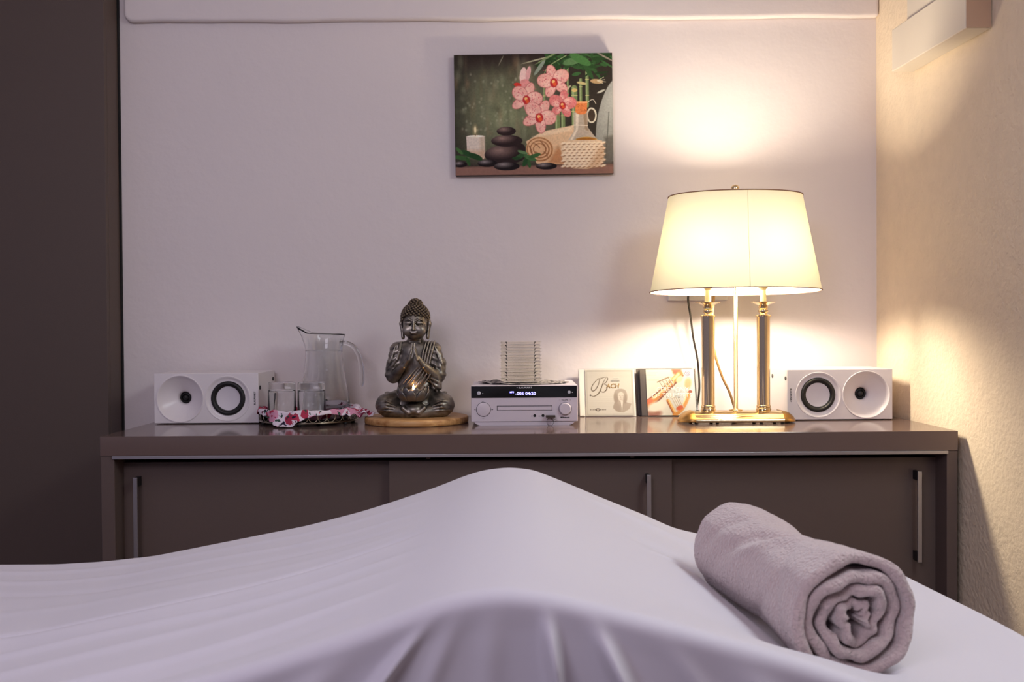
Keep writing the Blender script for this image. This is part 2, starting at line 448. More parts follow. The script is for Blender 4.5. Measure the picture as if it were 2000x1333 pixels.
def sheet_point(a, b):
    """cloth coordinates -> world; outside the table outline the cloth turns over the edge and hangs"""
    cxm, cym = (BX0 + BX1) / 2, (BY0 + BY1) / 2; hx, hy = (BX1 - BX0) / 2, (BY1 - BY0) / 2; rc = 0.10
    qx = np.abs(a - cxm) - (hx - rc); qy = np.abs(b - cym) - (hy - rc)
    ox = np.maximum(qx, 0); oy = np.maximum(qy, 0); ln = np.hypot(ox, oy)
    d = ln + np.minimum(np.maximum(qx, qy), 0) - rc
    nx = np.where(ln > 1e-9, ox / np.maximum(ln, 1e-9), (qx > qy)) * np.sign(a - cxm)
    ny = np.where(ln > 1e-9, oy / np.maximum(ln, 1e-9), (qx <= qy)) * np.sign(b - cym)
    re = 0.013
    dd = d + re * 0.57
    out = np.maximum(dd, 0)
    bxp = a - nx * np.maximum(dd, 0); byp = b - ny * np.maximum(dd, 0)
    h = sheet_h(bxp, byp)
    ang = np.clip(out / re, 0, PI / 2)
    X = bxp + nx * re * np.sin(ang); Y = byp + ny * re * np.sin(ang)
    drop = re * (1 - np.cos(ang)) + np.maximum(out - re * PI / 2, 0)
    Z = BZ + h - drop
    fall = np.maximum(out - re * 0.6, 0)
    # the near face leans outwards under the mound and carries folds that fan out from its crest
    nearf = np.where(ny < -0.5, 1.0, 0.0) * sm(fall / 0.03)
    lean = -0.10 * np.minimum(fall, 0.12)
    Y = Y - nearf * lean
    for (x0, spread, A, W) in ((0.0215, 0.16, 0.0200, 0.0055), (0.053, 0.52, 0.0220, 0.0075), (-0.052, -1.05, 0.014, 0.008), (-0.016, -0.05, 0.0035, 0.009),
                               (-0.036, -0.45, 0.004, 0.008), (0.10, 0.9, 0.006, 0.012), (0.16, 0.8, 0.010, 0.02), (-0.12, -1.0, 0.008, 0.02), (-0.22, -0.7, 0.010, 0.03),
                               (0.26, 0.5, 0.010, 0.03), (-0.36, -0.4, 0.012, 0.03), (-0.52, -0.2, 0.012, 0.03), (0.38, 0.2, 0.010, 0.03), (-0.7, 0, 0.012, 0.03), (-0.9, 0, 0.012, 0.04), (-1.1, 0, 0.012, 0.03)):
        xc = x0 + spread * fall
        Wf = W * (1 + 2.0 * fall)
        Y = Y - nearf * A * sm(fall / 0.05) * np.exp(-((X - xc) / Wf) ** 2)
    side = np.maximum(0, 1 - nearf) * sm(fall / 0.15)
    wav = 0.010 * np.sin((a * 1.0 + b * 1.0) * 34 + 2 * np.sin(a * 9 + b * 7))
    X = X + nx * wav * side * np.where(np.abs(nx) > 0.3, 1, 0); Y = Y + ny * wav * side * np.where(np.abs(ny) > 0.3, 1, 0)
    # keep the right-hand edge as the photograph has it: slightly drawn in towards the far corner
    X = X - 0.028 * sm((X - 0.36) / 0.16) * sm((Y - 0.98) / 0.36)
    return np.stack([X, Y, Z], -1)

def axis_samples(lo, hi, segs):
    v = []
    for a, b, n in segs: v += list(np.linspace(a, b, n, endpoint=False))
    return np.array(v + [hi])
ua = axis_samples(BX0 - 0.26, BX1 + 0.26, ((BX0 - 0.26, -0.85, 60), (-0.85, -0.2, 120), (-0.2, 0.2, 200), (0.2, 0.6, 130), (0.6, BX1 + 0.26, 16)))
vb = axis_samples(BY0 - 0.27, BY1 + 0.26, ((BY0 - 0.27, 0.64, 70), (0.64, 1.36, 260), (1.36, BY1 + 0.26, 24)))
A_, B_ = np.meshgrid(ua, vb, indexing='ij')
M_sheet = mat('white_cotton_sheet', (208, 203, 212), 0.62, bump=0.03, bscale=700, sheen=0.15, spec=0.35)
sh = grid_mesh('bed_sheet', sheet_point(A_, B_), M_sheet)
md = sh.modifiers.new('thickness', 'SOLIDIFY'); md.thickness = 0.0012; md.offset = -1
tag(sh, 'white sheet stretched over the bed, tented up by a bolster in the middle', 'sheet')

# ---- rolled towel: one folded strip wound four times
def towel():
    NT, NA = 420, 84
    turns = 3.85; r0 = 0.006
    th_ = np.linspace(0, turns * 2 * PI, NT)
    ax = TWB - TWA; L = ax.length
    pitch = (0.0565 - 0.0045 - r0) / turns
    r = r0 + pitch * th_ / (2 * PI)
    # uneven winding: soft dents and an open heart
    ph = th_ + 0.9
    wob = 0.0016 * np.sin(3 * ph + 0.7) + 0.0014 * np.sin(2 * ph + th_ * 0.3) + 0.0009 * np.sin(7 * ph + th_)
    wob *= np.interp(th_, [0, 6, 18, turns * 2 * PI], [1.6, 1.2, 0.9, 0.45])
    r = r + wob
    r = r - 0.006 * np.clip((th_ - (turns * 2 * PI - 0.7)) / 0.7, 0, 1) ** 2
    half = np.interp(th_, [0, 3, turns * 2 * PI - 1.0, turns * 2 * PI], [0.0038, 0.0043, 0.0047, 0.0030])
    half = half * (1 + 0.10 * np.sin(5.3 * th_) + 0.07 * np.sin(11.7 * th_ + 1))
    # cross-section loop in (axial, radial)
    loop = []
    ns = NA
    for i in range(ns): loop.append((i / (ns - 1), 1.0, 0.0))
    for k in range(1, 8):
        a = PI / 2 - k / 8 * PI; loop.append((1.0, math.sin(a), math.cos(a)))
    for i in range(ns): loop.append((1 - i / (ns - 1), -1.0, 0.0))
    for k in range(1, 8):
        a = -PI / 2 - k / 8 * PI; loop.append((0.0, math.sin(a), math.cos(a)))
    loop = np.array(loop)
    S = loop[:, 0][None, :]; Q = loop[:, 1][None, :]; E = loop[:, 2][None, :]
    T = th_[:, None]
    endN = 0.0035 * np.sin(1.7 * T + 0.5) + 0.0022 * np.sin(4.1 * T) + 0.003 * (T / th_[-1]) - 0.001
    endF = 0.003 * np.sin(2.3 * T + 2.5)
    s = S * (L - 0.008) + 0.004 + (1 - S) * (-endN) + S * endF + E * half[:, None]
    sl = s / L
    out = np.clip((T - (turns - 1.3) * 2 * PI) / (2 * PI), 0, 1)
    rad = r[:, None] + Q * half[:, None]
    psi = T - 0.8                               # where the outer end lies
    # body folds: a waist and diagonal creases pressed into the outer layers
    dep = 0.0
    ps = np.mod(psi + 0.0, 2 * PI)
    def crease(s0, slope, A, W, p0, pw):
        dp = np.mod(ps - p0 + PI, 2 * PI) - PI
        return A * np.exp(-((sl - s0 - slope * dp) / W) ** 2) * np.exp(-(dp / pw) ** 2)
    dep = (crease(0.52, 0.22, 0.0055, 0.055, 2.0, 1.0) + crease(0.80, 0.12, 0.0030, 0.04, 2.3, 0.7) - crease(0.42, 0.2, 0.0028, 0.05, 2.0, 0.9)
           + crease(0.22, -0.15, 0.0035, 0.05, 2.6, 0.8) + crease(0.60, 0.05, 0.0045, 0.10, 1.0, 0.8) + crease(0.35, 0.25, 0.0025, 0.04, 3.4, 0.7))
    rad = rad - dep * (rad / TWR)
    rad = rad + 0.0009 * (vnoise(sl * 60, ps * 16 + T * 3, 3) - 0.5) * (0.5 + 0.5 * out)
    rad = rad * (0.97 + 0.03 * sm((sl - 0.6) / 0.4) + 0.20 * sm((0.45 - sl) / 0.45) - 0.03 * np.exp(-((sl - 0.5) / 0.15) ** 2))
    u = np.array(ax.normalized()); zl = np.array(Vector((0, 0, 1))); rt = np.cross(u, zl); rt /= np.linalg.norm(rt); upv = np.cross(rt, u)
    V = np.array(TWA)[None, None, :] + s[..., None] * u + (rad * np.cos(psi))[..., None] * rt + (rad * np.sin(psi) * 0.985)[..., None] * upv
    return V
V = towel()
M_towel = mat('grey_mauve_terry', (196, 175, 174), 0.95, bump=1.0, bscale=330, vary=0.16, vscale=260, sheen=0.6, spec=0.1, detail=3)
tw = grid_mesh('rolled_towel', V, M_towel, closed_v=True)
bm = bmesh.new(); bm.from_mesh(tw.data); bmesh.ops.holes_fill(bm, edges=[e for e in bm.edges if e.is_boundary], sides=0)
bmesh.ops.recalc_face_normals(bm, faces=bm.faces); bm.to_mesh(tw.data); bm.free()
tag(tw, 'light grey-mauve terry towel, rolled up, lying on the sheet at the right', 'towel')
# ------------------------------------------------------------------ table lamp with two brass columns
M_brass = mat('polished_brass', (242, 218, 176), 0.10, metal=1.0)
M_brass2 = mat('satin_brass_end', (205, 160, 92), 0.30, metal=1.0, vary=0.12, vscale=60)
M_brown = mat('brown_edge_tape', (150, 112, 92), 0.7)
M_cordgold = mat('gold_plastic_cord', (176, 132, 78), 0.35, spec=0.6)
M_sleeve = mat('cream_sleeve', (225, 205, 160), 0.3)
LY = 2.29
lx = P(1437, 700, LY).x
lamp = thing('table_lamp', (lx, LY, TZ), 'lit table lamp with two polished brass columns and a cream oval shade', 'lamp')
# shade fabric: translucent
m = bpy.data.materials.new('shade_fabric'); m.use_nodes = True; nt = m.node_tree
for n in list(nt.nodes): nt.nodes.remove(n)
out = nt.nodes.new('ShaderNodeOutputMaterial'); mx = nt.nodes.new('ShaderNodeMixShader'); tr = nt.nodes.new('ShaderNodeBsdfTranslucent'); df = nt.nodes.new('ShaderNodeBsdfDiffuse')
tr.inputs[0].default_value = (*srgb(154, 147, 118), 1); df.inputs[0].default_value = (*srgb(236, 230, 208), 1)
mx.inputs[0].default_value = 0.10
nt.links.new(df.outputs[0], mx.inputs[1]); nt.links.new(tr.outputs[0], mx.inputs[2]); nt.links.new(mx.outputs[0], out.inputs[0])
tcn = nt.nodes.new('ShaderNodeTexCoord'); wv = nt.nodes.new('ShaderNodeTexNoise'); wv.inputs['Scale'].default_value = 300
mp = nt.nodes.new('ShaderNodeMapping'); mp.inputs['Scale'].default_value = (3, 3, 0.1)
nt.links.new(tcn.outputs['Object'], mp.inputs[0]); nt.links.new(mp.outputs[0], wv.inputs['Vector'])
bp = nt.nodes.new('ShaderNodeBump'); bp.inputs['Strength'].default_value = 0.15; bp.inputs['Distance'].default_value = 0.001
nt.links.new(wv.outputs['Fac'], bp.inputs['Height']); nt.links.new(bp.outputs[0], df.inputs['Normal'])
M_shade = m
zs0 = P(1437, 569.5, LY).z - TZ; zs1 = P(1437, 384, LY).z - TZ
ab, at = 0.1955, 0.1525; bb, bt = 0.106, 0.084
def rim(k, zz, n=96, grow=0.0):
    a = ab + (at - ab) * k + grow; b = bb + (bt - bb) * k + grow
    pts = []
    for i in range(n):
        t = 2 * PI * i / n
        x = a * math.copysign(abs(math.cos(t)) ** 0.93, math.cos(t)); y = b * math.copysign(abs(math.sin(t)) ** 0.93, math.sin(t))
        pts.append(Vector((x, y, zz - y * 0.058 + x * 0.004)))          # the shade leans back a little
    return pts
bm = bmesh.new(); rows = []
N = 96
for k in range(13): rows.append([bm.verts.new(p) for p in rim(k / 12, zs0 + (zs1 - zs0) * k / 12, N)])
for a, b in zip(rows, rows[1:]):
    for i in range(N): bm.faces.new((a[i], a[(i + 1) % N], b[(i + 1) % N], b[i]))
shade = obj('lamp_shade', bm, M_shade, lamp, smooth=True)
for k, zz in ((0, zs0), (1, zs1)):
    o = obj('shade_trim', tubebm(rim(k, zz, 96, 0.0006), 0.0014, n=6, closed=True, flat=1.0), M_brown, shade, smooth=True)
    tag(o, 'thin brown edging of the shade')
# vertical seam down the front of the fabric
pts = [Vector((0.0085, -(bb + (bt - bb) * k / 8) - 0.0006, zs0 + (zs1 - zs0) * k / 8 + 0.058 * (bb + (bt - bb) * k / 8))) for k in range(9)]
obj('seam', tubebm(pts, 0.0004, n=5), M_shade, shade, smooth=True)
# spider: a bar across the top, with the finial
bm = bmesh.new()
tube(bm, [(-at + 0.002, 0, zs1), (at - 0.002, 0, zs1 + 0.001)], 0.0014, n=6); tube(bm, [(0, -bt + 0.003, zs1 + 0.004), (0, bt - 0.003, zs1 - 0.004)], 0.0014, n=6)
obj('spider', bm, M_brass, lamp, smooth=True)
prof = [(0.0, 0.001), (0.004, 0.001), (0.0055, 0.003), (0.0035, 0.006), (0.006, 0.009), (0.0095, 0.014), (0.0098, 0.018), (0.0085, 0.022), (0.005, 0.0255), (0, 0.0265)]
obj('finial', lathebm(prof, n=24), M_brass, lamp, loc=(0, 0, zs1 + 0.001), smooth=True)
obj('centre_rod', lathebm([(0.016, 0.027), (0.016, 0.029), (0.009, 0.0305), (0.0048, 0.032), (0.0048, zs1)], n=24), M_brass, lamp, smooth=True)
# base: ribbed bar with leaf-shaped ends
def base_section(y0):                                        # (y, z) outline, front edge first
    return [(-0.044, 0.003), (-0.046, 0.006), (-0.0455, 0.010), (-0.043, 0.0125), (-0.040, 0.0135), (-0.036, 0.019), (-0.031, 0.0225), (-0.028, 0.0235), (-0.022, 0.0265), (0.022, 0.0265), (0.028, 0.0235), (0.036, 0.019), (0.043, 0.0125), (0.046, 0.006), (0.044, 0.003)]
sec = base_section(0)
bx = 0.100
bm = bmesh.new()
a = [bm.verts.new((-bx, y, z)) for y, z in sec]; b = [bm.verts.new((bx, y, z)) for y, z in sec]
bm.faces.new(a); bm.faces.new(list(reversed(b)))
for i in range(len(sec)): bm.faces.new((a[i], b[i], b[(i + 1) % len(sec)], a[(i + 1) % len(sec)]))
bmesh.ops.recalc_face_normals(bm, faces=bm.faces)
base = obj('base', bm, M_brass, lamp, autos=40)
for sx in (-1, 1):
    bm = bmesh.new(); rings = []
    for k in range(11):
        t = k / 10; f = math.sqrt(max(1 - t * t, 0.0)); g = 1 - 0.75 * t ** 2.2
        rings.append([bm.verts.new((sx * (bx + 0.0345 * t), y * (f * 0.92 + 0.08), max(0.003, z * g + 0.0005))) for y, z in sec])
    for r1, r2 in zip(rings, rings[1:]):
        for i in range(len(sec)): bm.faces.new((r1[i], r1[(i + 1) % len(sec)], r2[(i + 1) % len(sec)], r2[i]))
    bm.faces.new(rings[-1]); bmesh.ops.recalc_face_normals(bm, faces=bm.faces)
    tag(obj('base_end', bm, M_brass2, lamp, smooth=True), 'satin gold leaf-shaped end of the base')
for fx in (-0.098, -0.05, 0.05, 0.098):
    for fy in (-0.036, 0.036):
        obj('foot', lathebm([(0.004, 0.0), (0.004, 0.0035)], n=10), M_blackp, base, loc=(fx, fy, 0))
zc = P(1383, 620, LY).z - TZ                                  # top of the column
for px in (1383, 1491):
    cx = P(px, 700, LY).x - lx
    pr = [(0.0165, 0.0265), (0.0168, 0.0275), (0.0175, 0.030), (0.0165, 0.0325), (0.0155, 0.0335), (0.0165, 0.0355), (0.0163, 0.0385), (0.0150, 0.040), (0.0150, zc),
          (0.0178, zc + 0.0005), (0.0180, zc + 0.003), (0.0160, zc + 0.0045), (0.0085, zc + 0.006), (0.0080, zc + 0.008), (0.0110, zc + 0.0105), (0.0118, zc + 0.0135), (0.0112, zc + 0.016),
          (0.0085, zc + 0.0175), (0.0108, zc + 0.0195), (0.0112, zc + 0.0225), (0.0095, zc + 0.025), (0.0150, zc + 0.0285), (0.0290, zc + 0.0335), (0.0292, zc + 0.0345), (0.0140, zc + 0.0310), (0.0075, zc + 0.0300), (0.0, zc + 0.0300)]
    c = obj('column', lathebm(pr, n=48), M_brass, lamp, loc=(cx, 0, 0), autos=30)
    obj('candle_sleeve', lathebm([(0.0068, zc + 0.030), (0.0070, zc + 0.040), (0.0062, zc + 0.062), (0.012, zc + 0.069), (0.012, zc + 0.092), (0.0, zc + 0.092)], n=24), M_sleeve, c, autos=30)
    bl = obj('light_bulb', lathebm([(0.011, 0), (0.0185, 0.006), (0.0205, 0.016), (0.0205, 0.098), (0.0165, 0.112), (0.008, 0.119), (0.0, 0.120)], n=20),
             emit('bulb_glow', (1.0, 0.86, 0.66), 235.0), c, loc=(0, 0, zc + 0.0925), smooth=True)
# gold lead from the socket round the back of the column to the base
pts = [P(1397, 545, 2.47), P(1394, 585, 2.44), P(1390, 640, 2.40), P(1396, 690, 2.37), P(1410, 735, 2.355), P(1424, 765, 2.345), P(1433, 792, 2.340), P(1436, 803, 2.338)]
L0 = Vector((lx, LY, TZ))
cord = obj('cord', tubebm([p - L0 for p in catmull(pts, 8)], 0.0031, n=8), M_cordgold, lamp, smooth=True)
pts2 = [P(1436, 803, 2.338), Vector((lx, 2.338, TZ + 0.012)), Vector((lx + 0.003, 2.34, TZ + 0.0035)), Vector((lx + 0.05, 2.40, TZ + 0.0034)), Vector((lx + 0.16, 2.485, TZ + 0.0034)), Vector((P(1700, 800, 2.485).x, 2.487, TZ + 0.0034)), P(1735, 806, 2.47)]
pts2[-1].z = TZ + 0.0038
obj('cord', tubebm([p - L0 for p in catmull(pts2, 8)], 0.0031, n=8), M_cordgold, lamp, smooth=True)
# inline switch at the far right
sw = P(1750, 812, 2.43); 
t = thing('cord_switch', (sw.x, 2.43, TZ), 'brown oval cord switch lying on the sideboard beside the right-hand speaker', 'switch', rz=-0.5)
bm = bmesh.new(); bmesh.ops.create_uvsphere(bm, u_segments=24, v_segments=12, radius=1.0)
bmesh.ops.scale(bm, vec=(0.024, 0.012, 0.0115), verts=bm.verts); bmesh.ops.translate(bm, vec=(0, 0, 0.0117), verts=bm.verts)
obj('housing', bm, mat('brown_bakelite', (88, 62, 36), 0.3), t, smooth=True)
obj('rocker', boxbm(-0.007, 0.007, -0.004, 0.004, 0.020, 0.0245), M_blackp, t, bevel=0.001)
obj('cord_end', tubebm([(0.020, 0, 0.009), (0.026, -0.003, 0.006), (0.030, -0.010, 0.0045)], 0.0028, n=8), mat('pale_gold_cord', (226, 190, 140), 0.4), t, smooth=True)

# ------------------------------------------------------------------ wall socket behind the lamp and the black lead
M_white = mat('white_plastic', (228, 224, 224), 0.35)
sz = P(1360, 588, WY).z; sx0 = P(1303, 580, WY).x; sx1 = P(1420, 580, WY).x
t = thing('wall_socket', ((sx0 + sx1) / 2, WY, sz), 'white double wall socket half hidden behind the lamp shade', 'socket')
hw = (sx1 - sx0) / 2
pl = obj('plate', boxbm(-hw, hw, -0.010, 0.0, 0.0, 0.080), M_white, t, bevel=0.003)
for s in (-0.5, 0.5):
    bm = lathebm([(0.0, -0.001), (0.020, -0.001), (0.020, 0.0015), (0.0225, 0.0015), (0.0225, 0.0)], n=28, M=Matrix.Translation((s * hw, -0.0102, 0.04)) @ Matrix.Rotation(PI / 2, 4, 'X'))
    obj('outlet', bm, M_white, pl, autos=30)
px_ = P(1345, 575, WY).x
t = thing('power_lead', (px_, WY - 0.012, sz + 0.03), 'thin black power lead hanging from the wall socket down behind the compact discs', 'cable')
o0 = Vector((px_, WY - 0.012, sz + 0.03))
obj('plug', lathebm([(0.0, 0.0), (0.013, 0.0), (0.014, 0.012), (0.010, 0.022), (0.005, 0.027), (0, 0.027)], n=16, M=Matrix.Rotation(PI / 2, 4, 'X')), M_blackp, t, autos=40, loc=(0, -0.001, 0.01))
pts = [Vector((px_, 2.47, sz + 0.038)), P(1344, 582, 2.465), P(1349, 620, 2.468), P(1354, 660, 2.475), P(1361, 695, 2.482), P(1364, 720, 2.490), P(1366, 760, 2.493), P(1360, 795, 2.497)]
pts.append(Vector((pts[-1].x - 0.02, 2.497, TZ + 0.004)))
obj('cord', tubebm([p - o0 for p in catmull(pts, 8)], 0.0026, n=8), mat('black_cord', (40, 34, 30), 0.4), t, smooth=True)
# ------------------------------------------------------------------ speakers
M_spk = mat('white_satin_lacquer', (226, 219, 220), 0.28, spec=0.5)
M_cone = mat('white_cone', (214, 208, 214), 0.5)
M_rub = mat('black_rubber', (22, 20, 20), 0.5)
M_ink = mat('black_ink', (18, 16, 18), 0.5)
M_inkw = mat('pale_ink', (196, 196, 204), 0.5)
def ring_bm(prof, cx, cz, y, n=64):
    """profile (radius, depth towards the viewer) spun about the Y axis"""
    M = Matrix.Translation((cx, y, cz)) @ Matrix.Rotation(PI / 2, 4, 'X')
    bm = bmesh.new(); lathe(bm, [(r, d) for r, d in prof], n=n, M=M, cap=False)
    bmesh.ops.recalc_face_normals(bm, faces=bm.faces); return bm

def speaker(name, x, y, label, mirror):
    s = -1 if mirror else 1                       # s=1: horn on the left, woofer on the right
    W, H, D = 0.245, 0.119, 0.158
    t = thing(name, (x, y, TZ), label, 'speaker', group=None)
    hw = W / 2
    hx, hz = -s * 0.0615, 0.0595; wx_, wz = s * 0.0500, 0.0595
    RH, RW = 0.0545, 0.0500
    # cabinet with two round openings cut through its front
    bm = bmesh.new()
    fr = []
    def circ(cx, cz, r, n=48): return [(cx + r * math.cos(2 * PI * i / n), cz + r * math.sin(2 * PI * i / n)) for i in range(n)]
    outer = [(-hw, 0.002), (hw, 0.002), (hw, H), (-hw, H)]
    ov = [bm.verts.new((a, 0, b)) for a, b in outer]
    eds = [bm.edges.new((ov[i], ov[(i + 1) % 4])) for i in range(4)]
    for (cx, cz, r) in ((hx, hz, RH), (wx_, wz, RW)):
        cv = [bm.verts.new((a, 0, b)) for a, b in circ(cx, cz, r)]
        eds += [bm.edges.new((cv[i], cv[(i + 1) % len(cv)])) for i in range(len(cv))]
    bmesh.ops.triangle_fill(bm, edges=eds, use_beauty=True, use_dissolve=False, normal=(0, -1, 0))
    bv = [bm.verts.new((a, D, b)) for a, b in outer]
    for i in range(4): bm.faces.new((ov[i], ov[(i + 1) % 4], bv[(i + 1) % 4], bv[i]))
    bm.faces.new(list(reversed(bv)))
    bmesh.ops.recalc_face_normals(bm, faces=bm.faces)
    cab = obj('cabinet', bm, M_spk, t, bevel=0.0012)
    # horn
    hp = [(RH + 0.0012, 0.0), (RH + 0.0008, 0.0016), (RH - 0.0006, 0.0018), (RH - 0.002, 0.0006)]
    for k in range(1, 15):
        q = k / 14; r = 0.0155 + (RH - 0.0175) * (1 - q) ** 1.35; hp.append((r, -0.034 * q ** 0.8))
    hp += [(0.0145, -0.037), (0.0140, -0.046), (0.010, -0.047)]
    horn = obj('horn', ring_bm(hp, hx, hz, 0.0), M_spk, t, autos=50)
    obj('tweeter', ring_bm([(0.0142, -0.044), (0.0125, -0.0415), (0.009, -0.0405), (0.0085, -0.043), (0.006, -0.039), (0.003, -0.037), (0.0001, -0.0365)], hx, hz, 0, 32), M_rub, horn, autos=50)
    # woofer
    wp = [(RW + 0.0035, 0.0), (RW + 0.003, 0.0008), (RW + 0.0005, 0.0009), (RW - 0.002, -0.0015), (RW - 0.0075, -0.0035), (RW - 0.0095, -0.0035)]
    wf = obj('woofer', ring_bm(wp, wx_, wz, 0.0), M_spk, t, autos=50)
    sr = [(0.0400, -0.0040)] + [(0.0352 + 0.0048 * math.cos(PI * k / 8), -0.0040 + 0.0046 * math.sin(PI * k / 8)) for k in range(9)] + [(0.0285, -0.0042), (0.0280, -0.0052)]
    tag(obj('surround', ring_bm(sr, wx_, wz, 0.0), M_rub, wf, autos=60), 'black rubber ring of the woofer')
    cn = [(0.0290, -0.0050)] + [(0.029 * (1 - k / 8), -0.0052 - 0.0035 * math.sin(PI / 2 * k / 8)) for k in range(1, 8)] + [(0.0001, -0.0088)]
    obj('cone', ring_bm(cn, wx_, wz, 0.0), M_cone, wf, autos=60)
    # name on the front edge, running up or down
    Mx = Matrix.Translation((s * 0.1135, -0.0004, 0.0475)) @ Matrix.Rotation((PI / 2 if s > 0 else PI / 2), 4, 'Y')
    if s > 0: Mx = Matrix.Translation((s * 0.1135, -0.0004, 0.060)) @ Matrix.Rotation(-PI / 2, 4, 'Y')
    else: Mx = Matrix.Translation((s * 0.1145, -0.0004, 0.059)) @ Matrix.Rotation(PI / 2, 4, 'Y')
    text('lettering', 'BLAUPUNKT', 0.031, M_ink, cab, Mx, bold=0.02)
    # grille pegs on the inner side
    for yy, zz in ((0.012, 0.098), (0.130, 0.098)) if mirror else ((0.012, 0.084), (0.140, 0.098)):
        bm = lathebm([(0.0, 0.002), (0.0045, 0.002), (0.005, 0.0), (0.005, -0.001)], n=16, M=Matrix.Translation((s * hw, yy, zz)) @ Matrix.Rotation(s * PI / 2, 4, 'Y'))
        tag(obj('peg', bm, M_rub, t, autos=40), 'dark rubber peg')
    for fx in (-0.1, 0.1):
        for fy in (0.015, D - 0.015):
            obj('foot', lathebm([(0.006, 0.0), (0.006, 0.0022)], n=12), M_rub, t, loc=(fx, fy, 0))
    return t
sy1 = 2.330; sxc = P(403, 780, sy1).x
speaker('speaker', sxc, sy1, 'white speaker lying on its side at the left end of the sideboard, by the glasses', False)
sy2 = 2.318; sxc2 = P(1640.5, 780, sy2).x
speaker('speaker', sxc2, sy2, 'white speaker lying on its side at the right end of the sideboard, by the lamp', True)

# ------------------------------------------------------------------ compact hi-fi
HY = 2.245
hk = HY / FPX                                     # metres per pixel at its front
h0 = P(1024.5, 832, HY)
t = thing('stereo_receiver', (h0.x, HY, TZ), 'small white stereo with a black display band and lit blue digits', 'stereo')
HW, HH, HD = 0.1205, 0.0905, 0.215
def HX(cx): return (cx / 6.667 + 900 - 1024.8) * hk
def HZ(cy): return (1215 - cy) / 6.667 * hk
M_hifi = mat('white_hifi_lacquer', (212, 202, 210), 0.3)
zb = HZ(1165)
body = obj('body', boxbm(-HW, HW, 0.0, HD, zb, HZ(692)), M_hifi, t, bevel=0.0015)
bm = bmesh.new()
r_ = [[bm.verts.new((sx * w_, yy, z)) for sx, yy in ((-1, 0.002), (1, 0.002), (1, HD - 0.01), (-1, HD - 0.01))] for w_, z in ((0.100, 0.0), (0.104, 0.001), (0.110, 0.004), (0.114, zb - 0.0006))]
for a, b in zip(r_, r_[1:]):
    for i in range(4): bm.faces.new((a[i], a[(i + 1) % 4], b[(i + 1) % 4], b[i]))
bm.faces.new(list(reversed(r_[0]))); bm.faces.new(r_[-1])
obj('foot_tray', bm, M_hifi, t)
M_glossb = mat('black_glass_panel', (8, 8, 10), 0.12)
band = obj('display_panel', boxbm(HX(140), HX(1518), -0.0012, 0.001, HZ(852), HZ(700)), M_glossb, t, bevel=0.0005)
tag(band, 'glossy black display band')
T3 = lambda cx, cy, y=-0.0013: Matrix.Translation((HX(cx), y, HZ(cy)))
text('lettering', 'BLAUPUNKT', 172 / 6.667 * hk, M_inkw, band, T3(845, 721), bold=0.02)
obj('emblem', ring_bm([(0.0001, 0.0004), (0.0010, 0.0004), (0.0012, 0.0)], HX(738), HZ(721), -0.0013, 16), M_inkw, band)
M_led = emit('display_blue', (0.32, 0.30, 1.0), 2.6)
text('digits', '-005 04:20', 268 / 6.667 * hk, M_led, band, T3(848, 797), bold=0.02, height=0.0068)
text('digits', 'MP3', 52 / 6.667 * hk, M_led, band, T3(670, 780), bold=0.02)
for cx, cy, r in ((240, 790, 0.0044), (1416, 783, 0.0035), (1457, 786, 0.0011), (290, 793, 0.0010)):
    obj('button', ring_bm([(0.0001, 0.0016), (r * 0.85, 0.0015), (r, 0.0010), (r, -0.0005)], HX(cx), HZ(cy), -0.0012, 24), M_inkw, band, autos=40)
# jog dial on the left
obj('groove', ring_bm([(0.0158, 0.0004), (0.0165, 0.0004)], HX(298), HZ(1002), -0.0003, 48), M_ink, t)
obj('dial', ring_bm([(0.0001, 0.0022), (0.0135, 0.0022), (0.0152, 0.0016), (0.0157, 0.0)], HX(298), HZ(1002), 0, 48), M_hifi, t, autos=40)
for cx, cy in ((290, 900), (296, 1118)): text('lettering', 'MODE' if cy < 1000 else 'STOP', 0.0038, M_ink, t, Matrix.Translation((HX(cx), -0.0003, HZ(cy))), bold=0.03)
text('lettering', '<<', 0.0036, M_ink, t, Matrix.Translation((HX(186), -0.0003, HZ(1004))), bold=0.03)
text('lettering', '>>', 0.0040, M_ink, t, Matrix.Translation((HX(413), -0.0003, HZ(1004))), bold=0.03)
# disc tray
bm = bmesh.new()
x0, x1, z0, z1 = HX(474), HX(1195), HZ(1018), HZ(956); e = 0.0011
for a in ((x0, x1, z1 - e * 1.3, z1), (x0, x0 + e, z0, z1), (x1 - e, x1, z0, z1), (x0, x1, z0, z0 + e * 0.5)): box(bm, a[0], a[1], -0.0003, 0.001, a[2], a[3])
tray_gap = obj('slot', bm, M_ink, t)
obj('disc_tray', boxbm(x0 + e * 1.2, x1 - e * 1.2, -0.0008, 0.001, z0 + e * 0.8, z1 - e * 1.6), M_hifi, t, bevel=0.0004)
